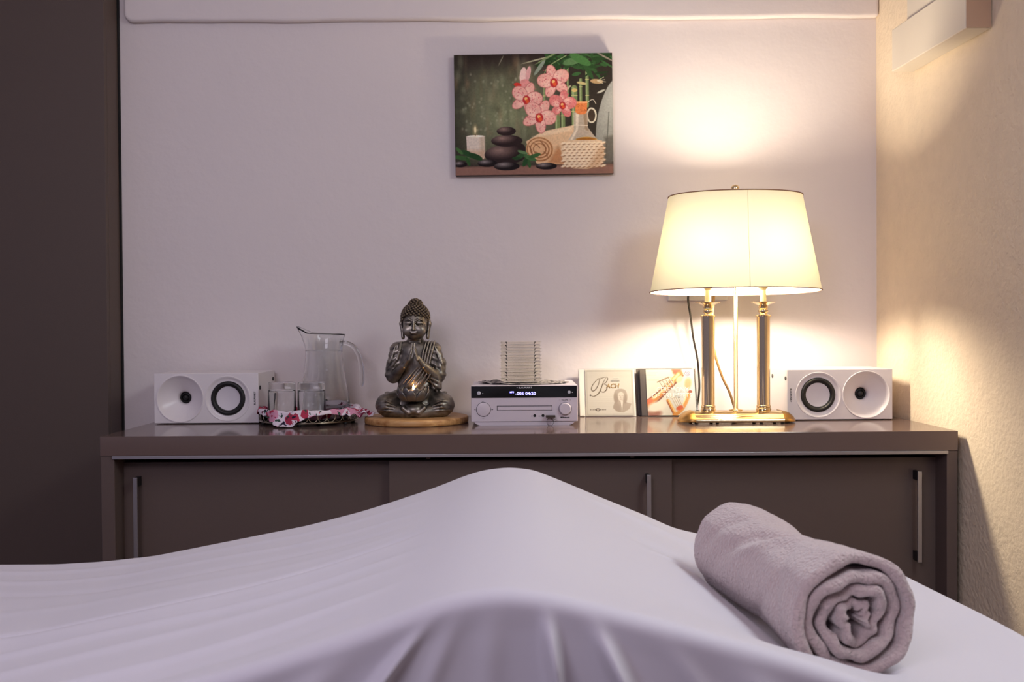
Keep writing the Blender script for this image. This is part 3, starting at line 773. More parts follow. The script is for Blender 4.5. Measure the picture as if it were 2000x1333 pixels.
# sockets, knob, lettering
for cx in (965, 1074): obj('jack_socket', ring_bm([(0.0001, 0.0002), (0.0022, 0.0003), (0.0030, 0.0008), (0.0033, 0.0)], HX(cx), HZ(1088), -0.0002, 20), M_rub, t, autos=40)
text('lettering', '(', 0.0012, M_ink, t, Matrix.Translation((HX(926), -0.0003, HZ(1092))), bold=0.02)
text('lettering', 'AUX', 0.0045, M_ink, t, Matrix.Translation((HX(1028), -0.0003, HZ(1094))))
obj('groove', ring_bm([(0.0146, 0.0004), (0.0150, 0.0004)], HX(1362), HZ(1000), -0.0003, 48), M_ink, t)
obj('volume_knob', ring_bm([(0.0001, 0.0085), (0.0115, 0.0085), (0.0128, 0.0075), (0.0142, 0.0)], HX(1362), HZ(998), 0, 48), M_hifi, t, autos=35)
text('lettering', 'VOLUME', 0.0145, M_ink, t, Matrix.Translation((HX(1357), -0.0003, HZ(886))))
text('lettering', '-', 0.002, M_ink, t, Matrix.Translation((HX(1288), -0.0003, HZ(886))), height=0.0004); text('lettering', '+', 0.0022, M_ink, t, Matrix.Translation((HX(1430), -0.0003, HZ(886))))
text('lettering', 'Bluetooth', 0.0165, M_ink, t, Matrix.Translation((HX(1372), -0.0003, HZ(1112))), bold=0.03)
obj('emblem', ring_bm([(0.0001, 0.0003), (0.0014, 0.0003), (0.0016, 0.0)], HX(1310), HZ(1112), -0.0003, 16), M_ink, t)
# memory stick with a split ring
u0 = Vector((h0.x + HX(1170), HY - 0.001, TZ + HZ(1095)))
t2 = thing('memory_stick', u0, 'small dark metal memory stick with a wire ring, plugged into the stereo front', 'memory stick')
obj('body', boxbm(-0.0105, 0.0105, -0.014, 0.0, -0.0022, 0.0028), mat('dark_metal', (110, 104, 96), 0.25, metal=1.0), t2, bevel=0.0006)
tag(obj('cap', boxbm(0.0065, 0.0115, -0.016, -0.008, -0.0062, -0.0026), M_alu, t2, bevel=0.0008), 'bright end cap')
ringp = [(0.0075 * math.cos(2 * PI * k / 28) - 0.001, -0.010 + 0.002 * math.sin(2 * PI * k / 28), -0.012 + 0.0085 * math.sin(2 * PI * k / 28)) for k in range(28)]
obj('ring', tubebm(ringp, 0.00045, n=6, closed=True), M_ink, t2, smooth=True)
obj('wire', tubebm([(0.000, -0.010, -0.003), (0.003, -0.011, -0.008), (0.009, -0.011, -0.0115), (0.0125, -0.011, -0.0110)], 0.00045, n=6), M_ink, t2, smooth=True)
# dark lace mat on the stereo
HT = TZ + HZ(692)
def lace():
    n, k = 140, 14; V = np.zeros((n, k, 3))
    for i in range(n):
        a = 2 * PI * i / n; c, s_ = math.cos(a), math.sin(a)
        ra = 0.104 * (1 + 0.03 * math.cos(14 * a)); rb = 0.085 * (1 + 0.04 * math.cos(14 * a))
        for j in range(k):
            q = 0.3 + 0.7 * j / (k - 1)
            V[i, j] = (ra * q * c, rb * q * s_, 0.0012 + (0.0030 * abs(math.sin(7 * a + 1)) + 0.0022 * math.sin(5 * a + 3 * q) ** 2) * max(0, q - 0.45) * 2 * (0.35 + 0.65 * max(0, -c * 0.8 + 0.2)))
    return V
m = mat('black_white_lace', (28, 28, 30), 0.7); nt = m.node_tree
tcn = nt.nodes.new('ShaderNodeTexCoord'); vo = nt.nodes.new('ShaderNodeTexVoronoi'); vo.inputs['Scale'].default_value = 70; vo.feature = 'DISTANCE_TO_EDGE'
cr = nt.nodes.new('ShaderNodeValToRGB'); cr.color_ramp.elements[0].position = 0.10; cr.color_ramp.elements[1].position = 0.16
cr.color_ramp.elements[0].color = (*srgb(180, 172, 168), 1); cr.color_ramp.elements[1].color = (*srgb(34, 32, 34), 1)
nt.links.new(tcn.outputs['Object'], vo.inputs['Vector']); nt.links.new(vo.outputs['Distance'], cr.inputs[0]); nt.links.new(cr.outputs[0], nt.nodes['Principled BSDF'].inputs['Base Color'])
lm = grid_mesh('lace_mat', lace(), m, closed_u=True)
lm.location = (h0.x, HY + 0.1, HT)
md = lm.modifiers.new('thickness', 'SOLIDIFY'); md.thickness = 0.0008; md.offset = 1
tag(lm, 'black and white lace mat lying on top of the stereo', 'mat')

# ------------------------------------------------------------------ stack of octagonal clear cups
def clear(name, col, rough, ior=1.45):
    m = bpy.data.materials.new(name); m.use_nodes = True
    b = m.node_tree.nodes['Principled BSDF']; b.inputs['Base Color'].default_value = (*col, 1); b.inputs['Transmission Weight'].default_value = 1.0
    b.inputs['Roughness'].default_value = rough; b.inputs['IOR'].default_value = ior
    return m
def thin_clear(name, col, see, milky=0.0):
    """thin clear plastic: part of the light goes straight through, the rest is mirrored (or scattered, if milky)"""
    m = bpy.data.materials.new(name); m.use_nodes = True; nt = m.node_tree
    for n in list(nt.nodes): nt.nodes.remove(n)
    N = nt.nodes.new; out = N('ShaderNodeOutputMaterial'); tp = N('ShaderNodeBsdfTransparent'); gl = N('ShaderNodeBsdfGlossy'); gl.inputs['Roughness'].default_value = 0.05
    tp.inputs[0].default_value = (*col, 1); lw = N('ShaderNodeLayerWeight'); pw = N('ShaderNodeMath'); pw.operation = 'POWER'; pw.inputs[1].default_value = 4.0; fr = N('ShaderNodeMath'); fr.operation = 'MULTIPLY_ADD'; fr.inputs[1].default_value = 0.6; fr.inputs[2].default_value = 0.03; nt.links.new(lw.outputs['Facing'], pw.inputs[0]); nt.links.new(pw.outputs[0], fr.inputs[0]); mx = N('ShaderNodeMixShader')
    base = tp
    if milky > 0:
        df = N('ShaderNodeBsdfDiffuse'); tl = N('ShaderNodeBsdfTranslucent'); df.inputs[0].default_value = (*col, 1); tl.inputs[0].default_value = (*col, 1)
        m1 = N('ShaderNodeMixShader'); m1.inputs[0].default_value = 0.5; m2 = N('ShaderNodeMixShader'); m2.inputs[0].default_value = milky
        nt.links.new(df.outputs[0], m1.inputs[1]); nt.links.new(tl.outputs[0], m1.inputs[2]); nt.links.new(tp.outputs[0], m2.inputs[1]); nt.links.new(m1.outputs[0], m2.inputs[2]); base = m2
    nt.links.new(fr.outputs[0], mx.inputs[0]); nt.links.new(base.outputs[0], mx.inputs[1]); nt.links.new(gl.outputs[0], mx.inputs[2]); nt.links.new(mx.outputs[0], out.inputs[0])
    return m
M_cup = clear('clear_cream_plastic', (1.0, 0.985, 0.93), 0.12, 1.28)
CY = HY + 0.095; cc = P(1017, 745, CY); ck = CY / FPX
ctop = P(1017, 673, CY).z; cbot = HT + 0.0045
NC = 12; step = (ctop - cbot - 0.010) / (NC - 1)
bm = bmesh.new(); Rr = 41.0 * ck
lathe(bm, [(Rr * 0.90, 0.0), (Rr * 0.93, 0.0002), (Rr * 0.945, step * 0.80), (Rr * 1.0, step * 0.86), (Rr * 1.0, step * 1.10), (Rr * 0.90, step * 1.12), (Rr * 0.885, step * 0.28), (0.0, step * 0.26)], n=8, cap=False)
lathe(bm, [(Rr * 0.90, 0.0), (0.0, 0.0)], n=8, cap=False)
bmesh.ops.remove_doubles(bm, verts=bm.verts, dist=1e-5); bmesh.ops.recalc_face_normals(bm, faces=bm.faces)
proto = obj('plastic_cup', bm, M_cup, None)
names_ = ['bottom', 'second from the bottom', 'third from the bottom', 'fourth from the bottom', 'fifth from the bottom', 'sixth from the bottom', 'sixth from the top', 'fifth from the top', 'fourth from the top', 'third from the top', 'second from the top', 'top']
for i in range(NC):
    o = proto if i == 0 else proto.copy()
    if i: COL.objects.link(o)
    o.location = (cc.x, CY, cbot + i * (step * 1.135)*0.985); o.rotation_euler = (0, 0, 0.02 * math.sin(i * 2.3))
    tag(o, 'octagonal clear plastic cup, %s of the stack on the stereo' % names_[i], 'cup', 'clear octagonal cups stacked on the stereo')
# ------------------------------------------------------------------ tray, napkin, tumblers, jug
M_glass = clear('clear_glass', (0.97, 0.98, 0.98), 0.0, 1.45)
M_chrome = mat('tarnished_silver', (170, 158, 140), 0.25, metal=1.0)
TY = 2.352; tc0 = P(604, 815, TY)
t = thing('wire_tray', (tc0.x, TY, TZ), 'round metal tray with a rim of linked wire rings under the glasses and jug', 'tray')
RT = 0.1130
obj('tray_plate', lathebm([(0.0, 0.008), (RT - 0.004, 0.008), (RT, 0.0085), (RT, 0.0105), (RT - 0.004, 0.0105), (0, 0.0105)], n=72), mat('dark_mirror', (70, 62, 52), 0.15, metal=1.0), t, autos=40)
obj('base_hoop', tubebm([(RT * math.cos(2 * PI * k / 72), RT * math.sin(2 * PI * k / 72), 0.0075) for k in range(72)], 0.0018, n=8, closed=True), M_chrome, t, smooth=True)
obj('top_hoop', tubebm([((RT + 0.001) * math.cos(2 * PI * k / 72), (RT + 0.001) * math.sin(2 * PI * k / 72), 0.0345) for k in range(72)], 0.0011, n=8, closed=True), M_chrome, t, smooth=True)
NR = 34
bmr = tubebm([(0.0104 * math.cos(2 * PI * k / 20), 0, 0.0118 * math.sin(2 * PI * k / 20)) for k in range(20)], 0.00085, n=6, closed=True)
proto = obj('wire_ring', bmr, M_chrome, t, smooth=True)
for i in range(NR):
    o = proto if i == 0 else proto.copy()
    if i: COL.objects.link(o); o.parent = t
    a = 2 * PI * i / NR; o.location = (RT * math.cos(a), RT * math.sin(a), 0.0215); o.rotation_euler = (0, 0, a + PI / 2)
for i in range(6):
    a = 2 * PI * (i + 0.5) / 6
    tag(obj('foot', lathebm([(0.0, 0.0), (0.004, 0.0), (0.005, 0.004), (0.003, 0.007), (0, 0.008)], n=12), M_rub, t, loc=((RT - 0.004) * math.cos(a), (RT - 0.004) * math.sin(a), 0), smooth=True))
# floral napkin draped over the tray
def napkin():
    n = 150; s = 0.1235; V = np.zeros((n, n, 3)); C_, S_ = math.cos(-PI / 3), math.sin(-PI / 3)
    u = np.linspace(-s, s, n); A, B = np.meshgrid(u, u, indexing='ij')
    X0 = A * C_ - B * S_ - 0.001; Y0 = A * S_ + B * C_ - 0.001
    rad = np.hypot(X0, Y0); ang = np.arctan2(Y0, X0)
    rim_ = RT + 0.0045
    over = np.maximum(rad - (rim_ - 0.004), 0); ins = np.minimum(rad, rim_ - 0.004)
    bend = 0.005; ph = np.clip(over / bend, 0, PI / 2)
    inner = np.clip((rim_ - 0.004 - rad) / 0.030, 0, 1); inner = inner * inner * (3 - 2 * inner)
    rip = vnoise(X0 * 70 + 20, Y0 * 70 + 20, 5) - 0.5
    z = 0.0118 + (0.0372 - 0.0118) * (1 - inner) ** 1.3 + 0.006 * rip * (1 - inner)
    hang = np.clip(over / 0.03, 0, 1)
    rr_ = ins + bend * np.sin(ph) + 0.0035 * (1 + np.sin(ang * 15 + 1.0)) * hang + 0.16 * np.clip(over - 0.010, 0, 1)
    zh = z - bend * (1 - np.cos(ph)) - np.maximum(over - bend * PI / 2, 0)
    low = 0.0022; un = np.maximum(low - zh, 0)
    rr_ = rr_ + un * 0.85; zh = np.maximum(zh, low + 0.0010 * (1 + np.sin(un * 260 + ang * 9)))
    # the right-hand corner stays up in a ruffle and trails onto the wooden disc
    da = np.mod(ang + 0.20 + PI, 2 * PI) - PI
    tr = np.exp(-(da / 0.42) ** 2) * np.clip(over / 0.006, 0, 1)
    rt_ = ins + over * 0.92
    zt = 0.0372 - 0.30 * over + 0.0065 * np.sin(X0 * 230 + Y0 * 120) * np.clip(over / 0.02, 0, 1) + 0.006 * rip
    zt = np.maximum(zt, 0.0190)
    rr_ = rr_ * (1 - tr) + rt_ * tr; z = zh * (1 - tr) + zt * tr
    V[..., 0] = rr_ * np.cos(ang); V[..., 1] = rr_ * np.sin(ang); V[..., 2] = z
    return V, A, B
V, A, B = napkin()
V[..., 1] = np.minimum(V[..., 1], 0.152)
V[..., 0] = np.maximum(V[..., 0], (sxc + 0.1225 + 0.0025) - tc0.x + 0.0006 * np.sin(V[..., 2] * 400))
# keep the ring rim bare at the front right, as in the photo
m = mat('floral_cotton', (226, 214, 220), 0.85, spec=0.2); nt = m.node_tree; pb = nt.nodes['Principled BSDF']
tcn = nt.nodes.new('ShaderNodeTexCoord')
prev = None
base_c = (*srgb(228, 216, 226), 1)
for k, (scale, thr, colr, off) in enumerate(((24, 0.40, (214, 150, 176), 9.4), (26, 0.36, (176, 58, 84), 0.0), (36, 0.28, (104, 30, 56), 3.3), (40, 0.24, (62, 84, 74), 7.7), (44, 0.20, (36, 30, 50), 5.1))):
    mp = nt.nodes.new('ShaderNodeMapping'); mp.inputs['Location'].default_value = (off, off * 0.7, off * 0.3)
    nz = nt.nodes.new('ShaderNodeTexNoise'); nz.inputs['Scale'].default_value = 70
    vo = nt.nodes.new('ShaderNodeTexVoronoi'); vo.inputs['Scale'].default_value = scale
    av = nt.nodes.new('ShaderNodeMix'); av.data_type = 'RGBA'; av.inputs[0].default_value = 0.035
    nt.links.new(tcn.outputs['Object'], mp.inputs[0]); nt.links.new(mp.outputs[0], av.inputs[6]); nt.links.new(tcn.outputs['Object'], nz.inputs['Vector']); nt.links.new(nz.outputs['Color'], av.inputs[7])
    nt.links.new(av.outputs[2], vo.inputs['Vector'])
    lt = nt.nodes.new('ShaderNodeMath'); lt.operation = 'LESS_THAN'; lt.inputs[1].default_value = thr
    nt.links.new(vo.outputs['Distance'], lt.inputs[0])
    mx = nt.nodes.new('ShaderNodeMix'); mx.data_type = 'RGBA'; mx.inputs[7].default_value = (*srgb(*colr), 1)
    if prev is None: mx.inputs[6].default_value = base_c
    else: nt.links.new(prev, mx.inputs[6])
    nt.links.new(lt.outputs[0], mx.inputs[0]); prev = mx.outputs[2]
nt.links.new(prev, pb.inputs['Base Color'])
nk = grid_mesh('floral_napkin', V, m)
nk.location = (tc0.x, TY, TZ)
md = nk.modifiers.new('thickness', 'SOLIDIFY'); md.thickness = 0.0009; md.offset = 1
tag(nk, 'white cotton napkin with red and pink flowers draped over the round tray', 'napkin')

def tumbler(px, Y, lab):
    gb = TZ + 0.0145
    c = P(px, 780, Y); r = 27.6 * Y / FPX; H = P(px, 747, Y).z - gb
    # upside down: thick base at the top
    pr = [(r * 0.985, 0.0), (r, 0.001), (r * 0.955, H - 0.004), (r * 0.94, H - 0.001), (r * 0.90, H), (r * 0.2, H - 0.0015), (0, H - 0.0015)]
    pri = [(0, H - 0.0165), (r * 0.3, H - 0.0165), (r * 0.84, H - 0.018), (r * 0.895, H - 0.022), (r * 0.945, 0.001), (r * 0.965, 0.0)]
    bm = lathebm(pr + pri + [pr[0]], n=56, cap=False); bmesh.ops.remove_doubles(bm, verts=bm.verts, dist=1e-6)
    bmesh.ops.recalc_face_normals(bm, faces=bm.faces)
    o = obj('glass_tumbler', bm, M_glass, None, loc=(c.x, Y, gb), autos=40)
    return tag(o, lab, 'glass', 'upturned tumblers on the tray')
tumbler(550.5, 2.312, 'clear tumbler standing upside down on the tray, the left one next to the speaker')
tumbler(608.5, 2.304, 'clear tumbler standing upside down on the tray, the right one in front of the jug')

JY = 2.400; jk = JY / FPX
jb = TZ + 0.0145; jc = P(634, 790, JY)
def jz(cy): return P(634, 630 + cy / 7.84, JY).z - jb
jug = thing('glass_jug', (jc.x, JY, jb), 'clear glass water jug with a pulled spout and curved handle, behind the tumblers', 'jug')
outp = [(0.030, 0.0), (0.052, 0.001), (0.0600, 0.006), (0.0610, 0.014)]
for cy, hw in ((1240, 50.5), (1000, 44.0), (800, 40.0), (600, 36.8), (480, 35.6), (430, 35.6), (400, 36.2), (340, 37.2), (270, 38.5), (235, 39.6), (200, 41.0), (182, 41.5)):
    outp.append((hw * jk, jz(cy)))
th_g = 0.0026
inp = [(r - th_g, z) for r, z in reversed(outp[3:])] ; inp[-1] = (0.052, 0.012); inp.append((0.030, 0.009))
bm = bmesh.new(); n = 80
def jv(r, z, i, spout=True):
    a = 2 * PI * i / n; zt = jz(182)
    k = max(0.0, min(1.0, (z - jz(400)) / (zt - jz(400))))
    lip = max(0.0, -math.cos(a)) ** 7
    rr_ = r * (1 + 0.30 * lip * k ** 1.6) ; zz = z + lip * (0.0155) * k ** 2 + 0.004 * (0.5 - 0.5 * math.cos(a)) * k
    pinch = math.exp(-((abs((a % (2 * PI)) - PI) - 0.55) / 0.28) ** 2) * k
    rr_ *= 1 - 0.07 * pinch
    return Vector((rr_ * math.cos(a), rr_ * math.sin(a), zz))
prof = outp + inp
rings = [[bm.verts.new(jv(r, z, i)) for i in range(n)] for r, z in prof]
for a, b in zip(rings, rings[1:]):
    for i in range(n): bm.faces.new((a[i], a[(i + 1) % n], b[(i + 1) % n], b[i]))
bm.faces.new(list(reversed(rings[0]))); bm.faces.new(rings[-1])
bmesh.ops.recalc_face_normals(bm, faces=bm.faces)
obj('body', bm, M_glass, jug, smooth=True)
obj('neck_bead', tubebm([(35.9 * jk * math.cos(2 * PI * k / 64), 35.9 * jk * math.sin(2 * PI * k / 64), jz(432)) for k in range(64)], 0.0009, n=8, closed=True), M_glass, jug, smooth=True)
hpts = []
for cx, cy in ((752, 330), (800, 318), (870, 330), (950, 375), (1005, 450), (1045, 560), (1070, 700), (1078, 820), (1072, 930), (1050, 975)):
    hpts.append(((570 + cx / 7.84 - 634) * jk, 0, jz(cy)))
obj('handle', tubebm(catmull(hpts, 6), [0.0052] * 55, n=14, flat=1.25), M_glass, jug, smooth=True)
obj('handle_clip', tubebm(catmull([((570 + cx / 7.84 - 634) * jk - 0.001, 0, jz(cy)) for cx, cy in ((775, 258), (760, 330), (745, 400), (755, 455))], 5), 0.0040, n=10, flat=1.6), M_glass, jug, smooth=True)
# ------------------------------------------------------------------ wooden disc, praying statue, tea light
DY = 2.335; dc = P(814, 820, DY); dR = 101.0 * DY / FPX
m = mat('bamboo_wood', (196, 146, 92), 0.45, vary=0.0); nt = m.node_tree
tcn = nt.nodes.new('ShaderNodeTexCoord'); mp = nt.nodes.new('ShaderNodeMapping'); mp.inputs['Scale'].default_value = (2, 40, 40)
nz = nt.nodes.new('ShaderNodeTexNoise'); nz.inputs['Scale'].default_value = 3; nz.inputs['Detail'].default_value = 6
cr = nt.nodes.new('ShaderNodeValToRGB'); cr.color_ramp.elements[0].color = (*srgb(160, 108, 58), 1); cr.color_ramp.elements[1].color = (*srgb(214, 168, 112), 1)
cr.color_ramp.elements[0].position = 0.3; cr.color_ramp.elements[1].position = 0.7
nt.links.new(tcn.outputs['Object'], mp.inputs[0]); nt.links.new(mp.outputs[0], nz.inputs['Vector']); nt.links.new(nz.outputs['Fac'], cr.inputs[0]); nt.links.new(cr.outputs[0], nt.nodes['Principled BSDF'].inputs['Base Color'])
wd = obj('wooden_disc', lathebm([(0, 0), (dR - 0.003, 0), (dR - 0.001, 0.001), (dR, 0.003), (dR, 0.0125), (dR - 0.0015, 0.0145), (dR - 0.004, 0.0155), (0, 0.0155)], n=96), m, None, loc=(dc.x, DY, TZ), autos=50)
tag(wd, 'round pale wooden disc under the praying statue', 'board')

class SDF:
    """dense signed-distance sculpting grid; surfaces are smooth-unioned into it"""
    def __init__(s, lo, hi, vox):
        s.lo = np.array(lo); s.vox = vox
        s.n = np.ceil((np.array(hi) - s.lo) / vox).astype(int) + 1
        s.d = np.full(s.n, 0.02, np.float32)
    def _box(s, lo, hi):
        a = np.clip(np.floor((np.array(lo) - s.lo) / s.vox).astype(int), 0, s.n - 1); b = np.clip(np.ceil((np.array(hi) - s.lo) / s.vox).astype(int) + 1, 1, s.n)
        sl = tuple(slice(i, j) for i, j in zip(a, b))
        ax = [s.lo[k] + s.vox * np.arange(a[k], b[k], dtype=np.float32) for k in range(3)]
        return sl, np.meshgrid(*ax, indexing='ij', sparse=True)
    def put(s, f, lo, hi, k=0.003, cut=False, pad=0.006):
        lo = np.array(lo) - pad - k; hi = np.array(hi) + pad + k
        sl, (x, y, z) = s._box(lo, hi)
        d = f(x, y, z); cur = s.d[sl]
        if cut: d = -d; h = np.clip(0.5 - 0.5 * (cur - d) / k, 0, 1); s.d[sl] = cur * (1 - h) + d * h + k * h * (1 - h)
        else: h = np.clip(0.5 + 0.5 * (cur - d) / k, 0, 1); s.d[sl] = cur * (1 - h) + d * h - k * h * (1 - h)
    def ell(s, c, r, k=0.003, cut=False, rot=None, disp=None):
        c = np.array(c); r = np.array(r); m = r.max()
        Rm = None if rot is None else np.array(Matrix.Rotation(rot[1], 3, rot[0]).inverted())
        def f(x, y, z):
            p = (x - c[0], y - c[1], z - c[2])
            if Rm is not None: p = tuple(Rm[i, 0] * p[0] + Rm[i, 1] * p[1] + Rm[i, 2] * p[2] for i in range(3))
            q = np.sqrt((p[0] / r[0]) ** 2 + (p[1] / r[1]) ** 2 + (p[2] / r[2]) ** 2)
            q2 = np.sqrt((p[0] / r[0] ** 2) ** 2 + (p[1] / r[1] ** 2) ** 2 + (p[2] / r[2] ** 2) ** 2)
            d = q * (q - 1) / np.maximum(q2, 1e-6)
            if disp is not None: d = d + disp(x, y, z)
            return d
        s.put(f, c - m, c + m, k, cut)
    def cap(s, a, b, ra, rb, k=0.003, cut=False, flat=None, disp=None):
        a = np.array(a); b = np.array(b); ab = b - a; L2 = float(ab @ ab)
        def f(x, y, z):
            t = np.clip(((x - a[0]) * ab[0] + (y - a[1]) * ab[1] + (z - a[2]) * ab[2]) / L2, 0, 1)
            r = ra + (rb - ra) * t
            dx, dy, dz = x - a[0] - ab[0] * t, y - a[1] - ab[1] * t, z - a[2] - ab[2] * t
            if flat is not None: dx, dy, dz = dx / flat[0], dy / flat[1], dz / flat[2]
            d = np.sqrt(dx * dx + dy * dy + dz * dz) - r
            if disp is not None: d = d + disp(x, y, z)
            return d
        mr = max(ra, rb) * (1 if flat is None else max(flat))
        s.put(f, np.minimum(a, b) - mr, np.maximum(a, b) + mr, k, cut)
    def path(s, pts, r, k=0.002, cut=False, flat=None):
        for i in range(len(pts) - 1):
            r0, r1 = (r[i], r[i + 1]) if isinstance(r, (list, tuple)) else (r, r)
            s.cap(pts[i], pts[i + 1], r0, r1, k, cut, flat)
    def mesh(s, name, m, parent=None):
        import openvdb as vdb
        g = vdb.FloatGrid(0.02 / s.vox); g.copyFromArray((s.d / s.vox).astype(np.float32), tolerance=0.0)
        p, t, q = g.convertToPolygons(0.0, 0.0)
        p = s.lo + p * s.vox
        me = bpy.data.meshes.new(name)
        me.from_pydata([], [], [])
        me.vertices.add(len(p)); me.vertices.foreach_set('co', p.astype(np.float32).ravel())
        idx = np.concatenate([t.ravel(), q.ravel()]).astype(np.int32)
        st = np.concatenate([np.arange(len(t)) * 3, len(t) * 3 + np.arange(len(q)) * 4]).astype(np.int32)
        me.loops.add(len(idx)); me.loops.foreach_set('vertex_index', idx)
        me.polygons.add(len(st)); me.polygons.foreach_set('loop_start', st)
        me.update(calc_edges=True); me.validate()
        bm = bmesh.new(); bm.from_mesh(me); bmesh.ops.recalc_face_normals(bm, faces=bm.faces); bm.to_mesh(me); bm.free()
        return link_mesh(name, me, m, parent, smooth=True)

def bronze(name, c1, c2, rough, scale=45, metal=0.75):
    m = mat(name, c1, rough, metal=metal); nt = m.node_tree; pb = nt.nodes['Principled BSDF']
    tcn = nt.nodes.new('ShaderNodeTexCoord'); nz = nt.nodes.new('ShaderNodeTexNoise'); nz.inputs['Scale'].default_value = scale; nz.inputs['Detail'].default_value = 6
    ge = nt.nodes.new('ShaderNodeNewGeometry'); ad = nt.nodes.new('ShaderNodeMath'); ad.operation = 'MULTIPLY_ADD'; ad.inputs[1].default_value = 0.45
    cr = nt.nodes.new('ShaderNodeValToRGB'); cr.color_ramp.elements[0].color = (*srgb(*c2), 1); cr.color_ramp.elements[1].color = (*srgb(*c1), 1)
    cr.color_ramp.elements[0].position = 0.44; cr.color_ramp.elements[1].position = 0.62
    # darker in the recesses of the casting, brighter on the raised folds (surface curvature)
    mr = nt.nodes.new('ShaderNodeMapRange'); mr.inputs[1].default_value = 0.40; mr.inputs[2].default_value = 0.60
    nt.links.new(ge.outputs['Pointiness'], mr.inputs[0])
    nt.links.new(tcn.outputs['Object'], nz.inputs['Vector']); nt.links.new(nz.outputs['Fac'], ad.inputs[0]); nt.links.new(mr.outputs[0], ad.inputs[2])
    sc = nt.nodes.new('ShaderNodeMath'); sc.operation = 'MULTIPLY'; sc.inputs[1].default_value = 0.74
    nt.links.new(ad.outputs[0], sc.inputs[0]); nt.links.new(sc.outputs[0], cr.inputs[0]); nt.links.new(cr.outputs[0], pb.inputs['Base Color'])
    return m
M_br = bronze('aged_silver_bronze', (158, 150, 138), (38, 35, 32), 0.34)
M_hair = bronze('dark_bronze_hair', (112, 98, 82), (34, 28, 24), 0.40, 80)
M_lotus = bronze('dark_pewter', (128, 124, 120), (30, 28, 30), 0.35)

BYc = 2.330; sk = BYc / FPX / 4.76
bc = P(700 + 535 / 4.76, 570 + 1190 / 4.76, BYc)
stat = thing('praying_statue', (bc.x, BYc, TZ + 0.0157), 'silver-bronze statue of a seated praying figure with a lit lotus bowl', 'statue')
def Q(cx, cy, y=0.0): return ((cx - 535) * sk, y, (1190 - cy) * sk)
S = SDF((-0.094, -0.082, -0.002), (0.094, 0.055, 0.275), 0.0010)
def fold(fx, fz, A, ph=0.0, warp=0.0):
    def f(x, y, z): return -A * np.sin(fx * x + fz * z + ph + warp * np.sin(60 * x + 40 * z)) * 1.0
    return f
# hips, torso, shoulders
S.ell(Q(535, 1080, 0.004), (0.062, 0.040, 0.030))
S.ell(Q(535, 900, 0.004), (0.041, 0.031, 0.045), k=0.012, disp=fold(260, -260, 0.0009))
S.ell(Q(535, 700, 0.006), (0.046, 0.030, 0.050), k=0.012)
S.ell(Q(535, 565, 0.006), (0.046, 0.024, 0.022), k=0.012)
# upper arms and sleeves
for s in (-1, 1):
    sh_ = Q(535 + s * 165, 570, 0.006); el = Q(535 + s * 212, 800, 0.000)
    S.cap(sh_, el, 0.0190, 0.0185, k=0.008, disp=fold(s * 160, 420, 0.0008))
    # forearm rising to the joined palms
    wr = Q(535 + s * 95, 715, -0.040)
    S.cap(Q(535 + s * 205, 830, -0.006), wr, 0.0135, 0.0078, k=0.005)
    # palms and fingers
    S.cap(wr, Q(535 + s * 42, 640, -0.047), 0.0072, 0.0068, k=0.003, flat=(0.8, 1.2, 1))
    for j, (dy, top) in enumerate(((-0.0060, 528), (-0.0020, 512), (0.0020, 518), (0.0060, 540))):
        S.path([Q(535 + s * 38, 650, -0.048 + dy), Q(535 + s * 20, 590, -0.049 + dy), Q(535 + s * 9, top, -0.0485 + dy)], [0.0034, 0.0028, 0.0019], k=0.0008)
    S.path([Q(535 + s * 36, 660, -0.056), Q(535 + s * 20, 605, -0.0585), Q(535 + s * 12, 570, -0.0570)], [0.0032, 0.0026, 0.0020], k=0.0008)
# hanging sleeve under the left forearm (photo right) and the smaller one on the other side
S.cap(Q(762, 700, 0.004), Q(745, 905, -0.010), 0.014, 0.0085, k=0.006, flat=(1.0, 1.3, 1), disp=fold(520, 120, 0.0013))
S.cap(Q(700, 840, -0.015), Q(752, 920, -0.012), 0.010, 0.007, k=0.006, disp=fold(300, 520, 0.0011))
S.cap(Q(310, 720, 0.006), Q(325, 840, 0.0), 0.012, 0.009, k=0.006)
# robe edges: band over the left shoulder, collar on the right
for off in (0, 26, 52, 78):
    S.path([Q(640 + off, 492, -0.008), Q(615 + off, 600, -0.0215), Q(600 + off * 0.9, 700, -0.0240)], [0.0016, 0.0022, 0.0022], k=0.0015)
for off in (0, -10):
    S.path([Q(410 + off, 500, -0.006), Q(398 + off, 590, -0.020), Q(375 + off, 660, -0.021), Q(330 + off, 720, -0.018)], 0.0017, k=0.0015)
for k_ in range(6):
    S.path([Q(430 + 40 * k_, 880, -0.030), Q(500 + 36 * k_, 800, -0.032), Q(560 + 30 * k_, 735, -0.026)], 0.0015, k=0.002)
# sleeve folds
for i in range(5): S.path([Q(660 + 12 * i, 730 + 8 * i, -0.020), Q(668 + 14 * i, 830, -0.024 + 0.002 * i), Q(710 + 14 * i, 915 - 6 * i, -0.018)], 0.0015, k=0.0015)
for i in range(4): S.path([Q(720 + 18 * i, 540 + 26 * i, -0.012), Q(752 + 12 * i, 640 + 20 * i, -0.014), Q(775 + 5 * i, 740, -0.010)], 0.0011, k=0.003)
for i in range(4): S.path([Q(355 - 16 * i, 540 + 26 * i, -0.012), Q(325 - 9 * i, 640 + 15 * i, -0.014), Q(300 - 3 * i, 740, -0.010)], 0.0008, k=0.003)
